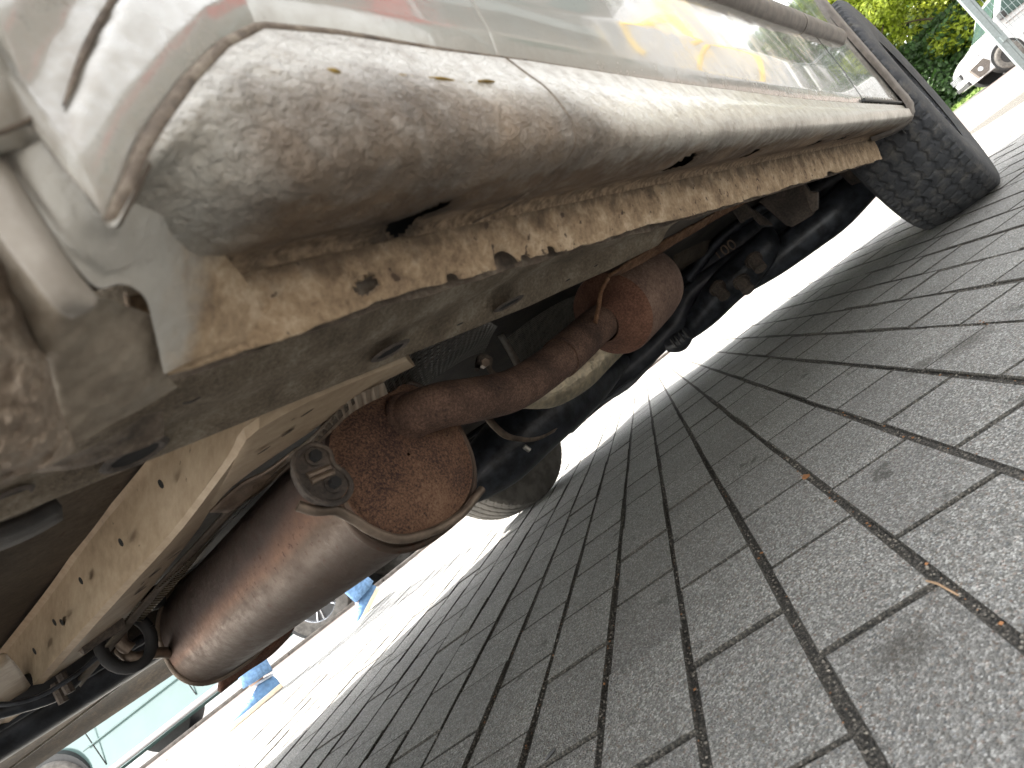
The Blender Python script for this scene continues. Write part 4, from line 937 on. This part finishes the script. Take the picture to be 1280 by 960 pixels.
# ================================================================== SURROUNDINGS
def place(e, o, ex, name=None):   # local frame: x = forward, y = left
    ex = np.array(ex, float); ex /= np.linalg.norm(ex); e.matrix_world = Matrix(((ex[0], -ex[1], 0, o[0]), (ex[1], ex[0], 0, o[1]), (0, 0, 1, o[2]), (0, 0, 0, 1)))
def car(name, label, category, o, ex, paintm, prof_side, W=1.75, wb=(.85, 3.45), wr=.32, spokes=5, group=None, wheelmat='alloy', body_low=.22, glass=True, extra=None, rimside=True):
    e = bpy.data.objects.new(name, None); col.objects.link(e); place(e, o, ex); setp(e, label=label, category=category, group=group)
    # body: side outline (x, z) swept across with tumblehome
    P = catmull([(x, z, 0) for x, z in prof_side], 90)[:, :2]
    rows_ = []
    for yy, sc_, dz in ((0., .93, .0), (.03, .985, 0), (.10, 1., 0), (W/2, 1.0, .02), (W-.10, 1., 0), (W-.03, .985, 0), (W, .93, 0)):
        r = []
        for x, z in P:
            cx = prof_side[0][0]+(prof_side[-1][0]-prof_side[0][0])*.5; cz = .55
            ys = yy
            if z > .85: ys = yy+(W/2-yy)*.22*min(1, (z-.85)/.6)
            xx = x; 
            if yy in (0., W): xx = 2.1+(x-2.1)*.985
            r.append((-xx, -ys+0, cz+(z-cz)*sc_ if yy in (0., W) else z))
        rows_.append(r)
    g_ = np.array(rows_); nvv, nuu = g_.shape[:2]; V = list(g_.reshape(-1, 3)); Fc = gfaces(nvv, nuu)
    b0 = [i for i in range(nuu)]; b1 = [(nvv-1)*nuu+i for i in range(nuu)]
    Fc += [tuple(b0), tuple(b1)[::-1]]
    mesh('body', V, Fc, paintm, e, True, 32)
    for wx in wb:
        for wy, sd_ in ((-.055, 1), (-(W-.055), -1)):
            we = bpy.data.objects.new('wheel', None); col.objects.link(we); we.parent = e; we.location = (-wx, wy, wr)
            V, Fc = lathegeo([(wr*.6, -.09), (wr*.8, -.105), (wr*.95, -.095), (wr, -.07), (wr, .07), (wr*.95, .095), (wr*.8, .105), (wr*.6, .09)], 60)
            mesh('tyre', V, Fc, 'old_tyre', we, True, 40); rim(we, (0, 0, 0), wr, .2, sd_, 0, wheelmat, spokes)
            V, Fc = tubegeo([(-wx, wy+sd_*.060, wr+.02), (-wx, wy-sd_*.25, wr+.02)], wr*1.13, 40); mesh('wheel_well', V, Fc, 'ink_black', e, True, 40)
    if extra: extra(e)
    return e
HATCH = [(.02, .30), (.0, .50), (.10, .72), (.9, .92), (1.7, 1.38), (2.5, 1.47), (3.6, 1.40), (4.15, .95), (4.22, .5), (4.18, .28), (3.4, .20), (2.1, .18), (.8, .20), (.02, .30)]
def door_lines(e):
    for x in (1.35, 2.35, 3.25): tube('door_seam', [(-x, -.002, .30), (-x, -.001, .6), (-x, -.002, .83)], .005, 'ink_black', e, 6)
    tube('rocker_trim', [(-1.25, .0, .24), (-3.1, .0, .24)], .03, 'white_paint', e, 10)
    tube('door_crease', [(-1.25, .0, .52), (-3.2, .0, .52)], .008, 'teal_paint', e, 8)
LG = 'cars parked beyond the kerb'
ex = np.array([-.66, .75])      # along the kerb
wA, wB = D(70, 970, 5.6), D(398, 746, 5.6)
ex = (wA-wB)[:2]; WBL = float(np.linalg.norm(ex)); ex /= WBL; nrm_ = np.array([ex[1], -ex[0]])
ZR = -.085
def origin(wheelpos, x): return (wheelpos[0]+ex[0]*x+nrm_[0]*.08*-1, wheelpos[1]+ex[1]*x+nrm_[1]*-.08, ZR)
# nose to the upper left (along ex); the side facing the lens is at local y = 0, the body goes away from it
def carobj(*a, **k): return car(*a, **k)
def flip(o): return o
carobj('parked_car', 'pale teal parked car with silver alloy wheels at the lower left, beyond the kerb', 'car', origin(wA, .85), ex, 'teal_paint', HATCH, wb=(.85, .85+WBL), extra=door_lines, group=LG)
wC = D(486, 684, 7.0)
carobj('parked_car', 'parked car whose black tyre shows just left of the far front wheel', 'car', origin(wC, .85), ex, 'silver_car_paint', HATCH, wb=(.85, 3.45), extra=None, group=LG, wheelmat='wheel_steel')
# ---- person walking past on the lit paving
def body_skin(name, nodes, edges, mat, parent, sub=2):
    me = bpy.data.meshes.new(name); me.from_pydata([n_[0] for n_ in nodes], edges, []); o = bpy.data.objects.new(name, me); col.objects.link(o); o.parent = parent
    o.modifiers.new('skin', 'SKIN'); 
    for v, n_ in zip(me.skin_vertices[0].data, nodes): v.radius = (n_[1], n_[2] if len(n_) > 2 else n_[1])
    me.skin_vertices[0].data[0].use_root = True
    md = o.modifiers.new('sub', 'SUBSURF'); md.levels = md.render_levels = sub; me.materials.append(M[mat]); o.modifiers['skin'].use_smooth_shade = True; return o
f1 = D(322, 872, 3.1); f2 = D(472, 750, 3.55); f1[2] = 0; f2[2] = 0
wdir = (f1-f2)[:2]; step = np.linalg.norm(wdir); wdir /= step; mid = (f1+f2)/2
pe = bpy.data.objects.new('person', None); col.objects.link(pe); place(pe, (mid[0], mid[1], 0), wdir)
setp(pe, label='person in blue jeans and blue canvas shoes walking past on the sunlit paving', category='person')
a = step/2
hip = .90
nodes = [((0, 0, hip), .13, .11), ((.02, 0, 1.05), .13, .10), ((.03, 0, 1.25), .16, .11), ((.03, 0, 1.42), .13, .08), ((.04, 0, 1.50), .05), ((.05, 0, 1.58), .05),
 ((.02, .09, .84), .095), ((a*.62, .09, .50), .068), ((a*.92, .09, .14), .050), ((a*.95, .09, .08), .04),
 ((-.02, -.09, .84), .095), ((-a*.35, -.09, .50), .068), ((-a*.95, -.09, .18), .050), ((-a*1.0, -.09, .12), .04),
 ((.03, .19, 1.40), .05), ((-.05, .24, 1.14), .042), ((.10, .25, .90), .03), ((.03, -.19, 1.40), .05), ((.10, -.24, 1.14), .042), ((.28, -.24, .93), .03),
 ((.14, .25, .82), .022), ((.35, -.24, .88), .022)]
edges = [(0, 1), (1, 2), (2, 3), (3, 4), (4, 5), (0, 6), (6, 7), (7, 8), (8, 9), (0, 10), (10, 11), (11, 12), (12, 13), (3, 14), (14, 15), (15, 16), (16, 20), (3, 17), (17, 18), (18, 19), (19, 21)]
body_skin('body', nodes, edges, 'skin', pe)
# jeans: leg tubes with a rolled, frayed hem
def leg(P, nm='jeans'):
    V, Fc = tubegeo([p[:3] for p in P], [p[3] for p in P], 24, caps=False, steps=26)
    V = [np.array(v)*(1)+.004*np.array([nz(v, 30), nz(np.array(v)+3, 30), .6*nz(v, 18)]) for v in V]
    o = mesh(nm, V, Fc, 'jeans', pe, True); o.modifiers.new('t', 'SOLIDIFY').thickness = .004; return o
leg([(0, .05, .98, .15), (.02, .09, .82, .115), (a*.62, .09, .50, .085), (a*.86, .09, .20, .072), (a*.90, .09, .105, .075)])
leg([(0, -.05, .98, .15), (-.02, -.09, .82, .115), (-a*.35, -.09, .50, .085), (-a*.90, -.09, .22, .07), (-a*.98, -.09, .10, .078)])
tube('shirt', [(0, 0, .93), (.02, 0, 1.1), (.03, 0, 1.3), (.03, 0, 1.43), (.035, 0, 1.50)], [.175, .165, .185, .15, .06], 'shirt', pe, 24, 20, squash=.72)
# head with face
V = []; n = 28; m = 20
for j in range(m):
    ph = PI*j/(m-1)
    for i in range(n):
        th = 2*PI*i/n; x, y, z = math.sin(ph)*math.cos(th), math.sin(ph)*math.sin(th), math.cos(ph)
        px_ = .098*x*(1 if z > 0 else 1-.15*z*z); q = np.array([.06+px_, .075*y*(1 if z > -.2 else 1-.35*(-z-.2)), 1.70+.118*z])
        if x > .8 and -.35 < z < .15 and abs(y) < .25: q[0] += .022*(1-abs(y)/.25)*(1-abs(z+.15)/.3)
        if x > .8 and .0 < z < .25 and .2 < abs(y) < .5: q[0] -= .006
        V.append(q)
hd = mesh('head', V, gfaces(m, n, wrap=True), 'skin', pe)
for s_ in (-1, 1):
    tube('ear', [(.05, .076*s_, 1.72), (.045, .083*s_, 1.70), (.05, .077*s_, 1.675)], [.008, .013, .007], 'skin', hd, 8); tube('eye', [(.143, .03*s_, 1.712), (.150, .03*s_, 1.712)], .009, 'ink_black', hd, 10)
tube('mouth', [(.148, -.022, 1.645), (.153, 0, 1.643), (.148, .022, 1.645)], .004, 'red_paint', hd, 6)
V2 = [(v-np.array([.06, 0, 1.70]))*1.08+np.array([.052, 0, 1.712]) for v in V]; mesh('hair', V2, [f for f in gfaces(m, n, wrap=True) if sum(V2[i][2] for i in f)/4 > 1.73 or (sum(V2[i][2] for i in f)/4 > 1.64 and sum(V2[i][0] for i in f)/4 < .03)], 'hair', pe)
def hand(c, d):
    for k in range(4): tube('finger', [(c[0]+.01*k*d[0]-.015, c[1]+.004*k, c[2]), (c[0]+.01*k-.012, c[1]+.004*k, c[2]-.035), (c[0]+.01*k-.006, c[1]-.01, c[2]-.062-.005*(k in (1, 2)))], [.009, .008, .006], 'skin', pe, 8)
    tube('thumb', [(c[0]+.02, c[1], c[2]+.02), (c[0]+.038, c[1]-.01, c[2]-.01), (c[0]+.036, c[1]-.015, c[2]-.03)], [.010, .009, .007], 'skin', pe, 8)
hand((.145, .25, .79), (1, 0)); hand((.36, -.24, .85), (1, 0))
def shoe(x, y, z, pitch):
    e = bpy.data.objects.new('shoe', None); col.objects.link(e); e.parent = pe; e.location = (x, y, z); e.rotation_euler = (0, pitch, 0)
    V = []; sec = [(-.075, .030, .062), (-.065, .034, .085), (-.03, .037, .095), (.0, .038, .088), (.04, .040, .068), (.09, .045, .052), (.14, .046, .044), (.18, .038, .036), (.205, .018, .028)]
    for xx, hw, hh in sec:
        for k in range(16):
            t = PI*k/15; V.append((xx, math.cos(t)*hw, .018+math.sin(t)**.8*(hh-.018)))
    up_ = mesh('upper', V, gfaces(len(sec), 16)+[tuple(range(16))], 'canvas_shoe', e)
    o_ = [(xx, hw*1.08) for xx, hw, hh in sec]; P = [(x_, w_, 0) for x_, w_ in o_]+[(.214, 0, 0)]+[(x_, -w_, 0) for x_, w_ in o_[::-1]]+[(-.082, 0, 0)]
    prism('sole', P, (0, 0, 1), .024, 'shoe_sole', e, .004)
    for k in range(5): tube('lace', [(.015+k*.018, -.018, .088-k*.006), (.022+k*.018, 0, .093-k*.006), (.015+k*.018, .018, .088-k*.006)], .0028, 'lace', e, 6)
    tube('collar', [(-.055+.055*math.cos(t)*.9+.03, .036*math.sin(t), .088+.01*math.cos(t)) for t in np.linspace(0, 2*PI, 20)], .006, 'lace', e, 6)
shoe(a*.93, .09, 0, 0); shoe(-a*1.0, -.09, .03, math.radians(24))
# ---- white van parked in the distance
wv_w = D(1266, 76, 15.6)
vd = np.array([-.30, .954]); vn = np.array([vd[1], -vd[0]])
e = bpy.data.objects.new('parked_van', None); col.objects.link(e)
# local: x forward, y left; near flank is its left side
place(e, (wv_w[0]-vd[0]*-.82, wv_w[1]-vd[1]*-.82, -.006), vd)
setp(e, label='white compact van parked in front of the green trees behind the mesh fence', category='van')
E2_ = [(0, .28), (.03, .5), (.0, .62), (-.10, .80), (-.30, .93), (-.95, 1.12), (-1.55, 1.72), (-1.9, 1.86), (-3.2, 1.90), (-4.3, 1.86), (-4.42, 1.5), (-4.48, .6), (-4.42, .30), (-3.9, .26), (-1.9, .24), (-.5, .25), (0, .28)]
P = catmull([(x, z, 0) for x, z in E2_], 110)[:, :2]; rows_ = []
for yy in (0, -.03, -.09, -.45, -.9, -1.35, -1.71, -1.77, -1.80):
    r = []
    for x, z in P:
        q = abs(yy+.9)/.9; nose = max(0, (x+.8)/.8)*.38*q**3
        t = (1-.0) if z < 1.0 else 1-.14*(z-1)/.9
        sc_ = .975 if yy in (0, -1.80) else 1
        r.append((-2.1+(x+2.1)*sc_-nose, -.9+(yy+.9)*t, .9+(z-.9)*sc_))
    rows_.append(r)
g_ = np.array(rows_); nvv, nuu = g_.shape[:2]
mesh('body', list(g_.reshape(-1, 3)), gfaces(nvv, nuu)+[tuple(range(nuu)), tuple((nvv-1)*nuu+i for i in range(nuu))[::-1]], 'white_paint', e, True, 30)
for wx in (-.85, -3.6):
    for wy, s_ in ((-.055, 1), (-1.745, -1)):
        we = bpy.data.objects.new('wheel', None); col.objects.link(we); we.parent = e; we.location = (wx, wy, .32)
        V, Fc = lathegeo([(.19, -.09), (.26, -.105), (.30, -.095), (.32, -.07), (.32, .07), (.30, .095), (.26, .105), (.19, .09)], 60); mesh('tyre', V, Fc, 'old_tyre', we, True, 40); rim(we, (0, 0, 0), .32, .2, s_, 0, 'wheel_steel')
        for k in range(10):
            t = 2*PI*k/10; tube('vent_hole', [(math.cos(t)*.135, s_*.036, math.sin(t)*.135), (math.cos(t)*.135, s_*.050, math.sin(t)*.135)], .014, 'ink_black', we, 8)
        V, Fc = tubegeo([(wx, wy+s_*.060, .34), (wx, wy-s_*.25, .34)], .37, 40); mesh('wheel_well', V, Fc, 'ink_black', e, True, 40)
def onside(pts, name, mat, y=.004, t=.02): # plate on the near flank (y = 0)
    return prism(name, [(x, y-(0 if z < 1 else .14*(z-1)), z) for x, z in pts], (0, -1, 0), t, mat, e, .004)
onside([(-1.15, 1.12), (-1.55, 1.62), (-2.05, 1.68), (-2.1, 1.1)], 'side_window', 'glass_dark', .012, .03)
# windscreen, lamp, grille, bumper insert, plate on the nose
V = []
for y in np.linspace(-.12, -1.68, 10):
    q = abs(y+.9)/.9; V += [(-.98-.38*q**3*.1+.03, y, 1.14), (-1.52+.03, -.9+(y+.9)*.92, 1.70)]
mesh('windscreen', V, gfaces(10, 2), 'glass_dark', e, False)
prism('headlight', [(-.10, -.01, .74), (-.16, .012, .90), (-.60, .012, 1.0), (-.50, .012, .80)], (0, -1, 0), .05, 'lamp_glass', e, .006)
box('grille', (-.005, -.9, .62), (.06, .78, .16), 'ink_black', e, None, .01)
for k in range(4): box('grille_bar', (.028, -.9, .565+.036*k), (.012, .74, .008), 'lamp_glass', e)
box('badge', (-.03, -.9, .75), (.05, .16, .05), 'lamp_glass', e, None, .01)
box('number_plate', (.022, -.9, .46), (.02, .52, .11), 'white_paint', e)
box('bumper_insert', (-.02, -.9, .36), (.08, .95, .12), 'ink_black', e, None, .02)
prism('bumper_corner', [(-.12, .004, .30), (-.06, .004, .62), (-.42, .014, .66), (-.50, .014, .50), (-.36, .014, .32)], (0, -1, 0), .16, 'grey_trim', e, .01)
tube('fog_lamp', [(-.24, .01, .48), (-.24, .026, .48)], .055, 'lamp_glass', e, 16)
box('wing_mirror', (-1.2, .12, 1.2), (.12, .22, .18), 'ink_black', e, None, .03)
tube('rubbing_strip', [(-1.3, .004, .55), (-3.1, .004, .55)], .03, 'white_paint', e, 8)
tube('body_crease', [(-1.2, .002, .98), (-4.2, .002, 1.0)], .012, 'grey_trim', e, 6)
# ---- mesh fence with square post, leaning out of the frame at the right
fp_ = D(1240, 40, 8.0); 
e = bpy.data.objects.new('mesh_fence', None); col.objects.link(e); place(e, (fp_[0], fp_[1], -.006), (.25, -.97))
setp(e, label='grey steel mesh fence panel on a square post at the top right corner', category='fence')
box('post', (0, 0, 1.0), (.075, .075, 2.0), 'fence_steel', e, None, .004)
box('post', (2.5, 0, 1.0), (.075, .075, 2.0), 'fence_steel', e, None, .004)
box('frame_bar', (.055, -.02, 1.0), (.03, .03, 1.84), 'fence_steel', e); box('frame_bar', (1.25, 0, .16), (2.42, .04, .04), 'fence_steel', e); box('frame_bar', (1.25, 0, 1.92), (2.42, .04, .04), 'fence_steel', e)
for z in (.5, 1.3): box('bracket', (.03, -.05, z), (.06, .05, .08), 'fence_steel', e)
for k in range(48): tube('wire', [(.08+k*.05, 0, .18), (.08+k*.05, 0, 1.9)], .0028, 'fence_steel', e, 6)
for k in range(9): tube('wire', [(.05, .004, .18+k*.2), (2.45, .004, .18+k*.2)], .0035, 'fence_steel', e, 6)
# ---- grass verge and trees behind
def leafmass(fn, n, size):
    V = np.zeros((n*4, 3)); 
    for i in range(n):
        c, nr = fn(); nr = nr/np.linalg.norm(nr); nr = nr+rng.normal(0, .55, 3); nr /= np.linalg.norm(nr)
        a_ = np.cross(nr, rng.normal(0, 1, 3)); a_ /= np.linalg.norm(a_); b_ = np.cross(nr, a_); s_ = size*rng.uniform(.6, 1.5)
        V[i*4:i*4+4] = [c-a_*s_, c-b_*s_*.55, c+a_*s_, c+b_*s_*.55]
    return V, [(4*i, 4*i+1, 4*i+2, 4*i+3) for i in range(n)]
def tree(base, hgt, rad, n, label, group=None):
    e = bpy.data.objects.new('leafy_tree', None); col.objects.link(e); e.location = base; setp(e, label=label, category='tree', group=group)
    ps = [tubegeo([(0, 0, -.1), (.1, .05, hgt*.3), (.05, .15, hgt*.65)], [.20, .15, .05], 10)]
    bl = []
    for k in range(26):
        a_ = rng.uniform(0, 2*PI); z_ = rng.uniform(.22, .95)*hgt; r_ = rad*rng.uniform(.3, 1)*math.sin(PI*min(.95, max(.12, z_/hgt)))**.5
        c = np.array([math.cos(a_)*r_, math.sin(a_)*r_, z_]); bl.append((c, rad*rng.uniform(.24, .42)))
        ps.append(tubegeo([(.08, .1, z_*.55), c*.6+np.array([0, 0, z_*.25]), c], [.06, .035, .012], 6))
    v, f = join(ps); mesh('trunk', v, f, 'bark', e)
    def fn():
        c, r_ = bl[rng.integers(len(bl))]; d = rng.normal(0, 1, 3); d /= np.linalg.norm(d); rr_ = r_*rng.uniform(.75, 1.08)*(1+.25*nz(c+d*r_, 2.5)); d2 = d*np.array([1, 1, .75]); return c+d2*rr_, d+np.array([0, 0, .4])
    v, f = leafmass(fn, n, .085); mesh('crown', v, f, 'leaves', e, False)
TG = 'trees behind the white van'
for i, (x, y, h_, r_, lb) in enumerate([(29.5, 1.9, 9, 2.6, 'bright yellow green leafy tree directly left of the white van, nearest the camera'), (33, -1.6, 10, 3.0, 'bright green tree rising behind the roof of the white van'), (34, 4.6, 10, 3.0, 'leafy tree partly hidden behind the front tyre of the silver grey van')]):
    tree((x, y, 0), h_, r_, 26000, lb, TG)
def hf():
    x = rng.uniform(0, 1); c = np.array([32.5+rng.normal(0, .5), -6+16*x, rng.uniform(0, 3.2)]); c[0] -= .6*nz(c, .8); return c, np.array([-1, 0, .5])
v, f = leafmass(hf, 26000, .10); o = mesh('hedge', v, f, 'hedge_leaves', None, False, label='dark green hedge under the trees behind the white van', category='hedge')
def hf2():
    c = np.array([38+rng.normal(0, .8), -10+26*rng.uniform(), rng.uniform(0, 9)]); return c, np.array([-1, 0, .5])
v, f = leafmass(hf2, 30000, .2); o = mesh('far_hedge', v, f, 'hedge_leaves', None, False, label='tall dark wall of leaves closing the view beyond the trees', category='hedge')
def gf():
    return np.array([rng.uniform(25.5, 34), rng.uniform(-5, 8), rng.uniform(.0, .10)]), np.array([0, 0, 1.])+rng.normal(0, .6, 3)
v, f = leafmass(gf, 9000, .05); mesh('verge_grass', v, f, 'grass', None, False, kind='stuff')
mesh('verge', [(25.4, -8, .002), (60, -8, .002), (60, 12, .002), (25.4, 12, .002)], [(0, 1, 2, 3)], 'grass', None, False, kind='structure')
mesh('access_road', [(23.0, -8, -.002), (25.4, -8, -.002), (25.4, 12, -.002), (23.0, 12, -.002)], [(0, 1, 2, 3)], 'asphalt', None, False, kind='structure')
e = bpy.data.objects.new('added_dark_hall', None); col.objects.link(e); e.location = (10, -9.5, 0); setp(e, label='unseen long dark grey hall, added opposite to darken what the van side mirrors', category='building')  # added out of view to dull the sky light on the van side
simple('cladding', (.085, .082, .075), .7, 0, .15, 1.5, .002, 20)
box('wall', (0, -3, 3.6), (52, 6, 7.2), 'cladding', e)
for k in range(9): box('window', (-22+k*5.4, .01, 3.4), (2.6, .06, 1.3), 'glass_dark', e)
for k in range(3): box('roller_door', (-16+k*14, .03, 2.0), (4, .08, 4.0), 'silver_car_paint', e)
box('roof_edge', (0, .1, 7.3), (52.4, .5, .3), 'fence_steel', e)
e = bpy.data.objects.new('sky_blocker', None); col.objects.link(e); e.location = (32, -14, 0); setp(e, label='unseen tall dark grey block, added to keep bright sky out of the door reflection', category='building')  # added out of frame, blocks bright sky from the door's reflection
box('wall', (0, 0, 8.5), (16, 15.6, 17), 'cladding', e)
for z in range(5):
    for k in range(4): box('window', (-8.01, -5.6+k*3.7, 2.5+3*z), (.08, 1.6, 1.5), 'glass_dark', e)
    for k in range(4): box('window', (-5.6+k*3.7, 7.81, 2.5+3*z), (1.6, .08, 1.5), 'glass_dark', e)
# ---- things beside the van that are seen mirrored in its side
e = bpy.data.objects.new('sign_board', None); col.objects.link(e); place(e, (9.6, -1.95, 0), (.25, -.97)); setp(e, label='white board with yellow rings seen only as a reflection in the glossy door', category='sign')
box('board', (.9, 0, 2.6), (2.6, .05, 3.2), 'white_paint', e)
for x in (-.2, 2.0): box('post', (x, .05, 1.6), (.08, .05, 3.2), 'fence_steel', e)
tube('yellow_ring', [(.4+.5*math.cos(t), -.03, 2.0+.5*math.sin(t)) for t in np.linspace(0, 2*PI, 40)], .04, 'yellow_paint', e, 8); tube('yellow_ring', [(.9+.8*math.cos(t), -.03, 3.2+.6*math.sin(t)) for t in np.linspace(-.5, 4.4, 40)], .06, 'yellow_paint', e, 8)
e = bpy.data.objects.new('banner', None); col.objects.link(e); place(e, (2.3, -1.5, 0), (.5, -.86)); setp(e, label='red banner mirrored faintly in the side of the van above the sill', category='banner')
box('cloth', (.5, 0, 1.55), (1.0, .02, .5), 'red_paint', e); box('pole', (-.02, 0, .95), (.03, .03, 1.9), 'fence_steel', e)
print('objects', len(bpy.data.objects), 'tris', sum(len(o.data.polygons) for o in bpy.data.objects if o.type == 'MESH'))
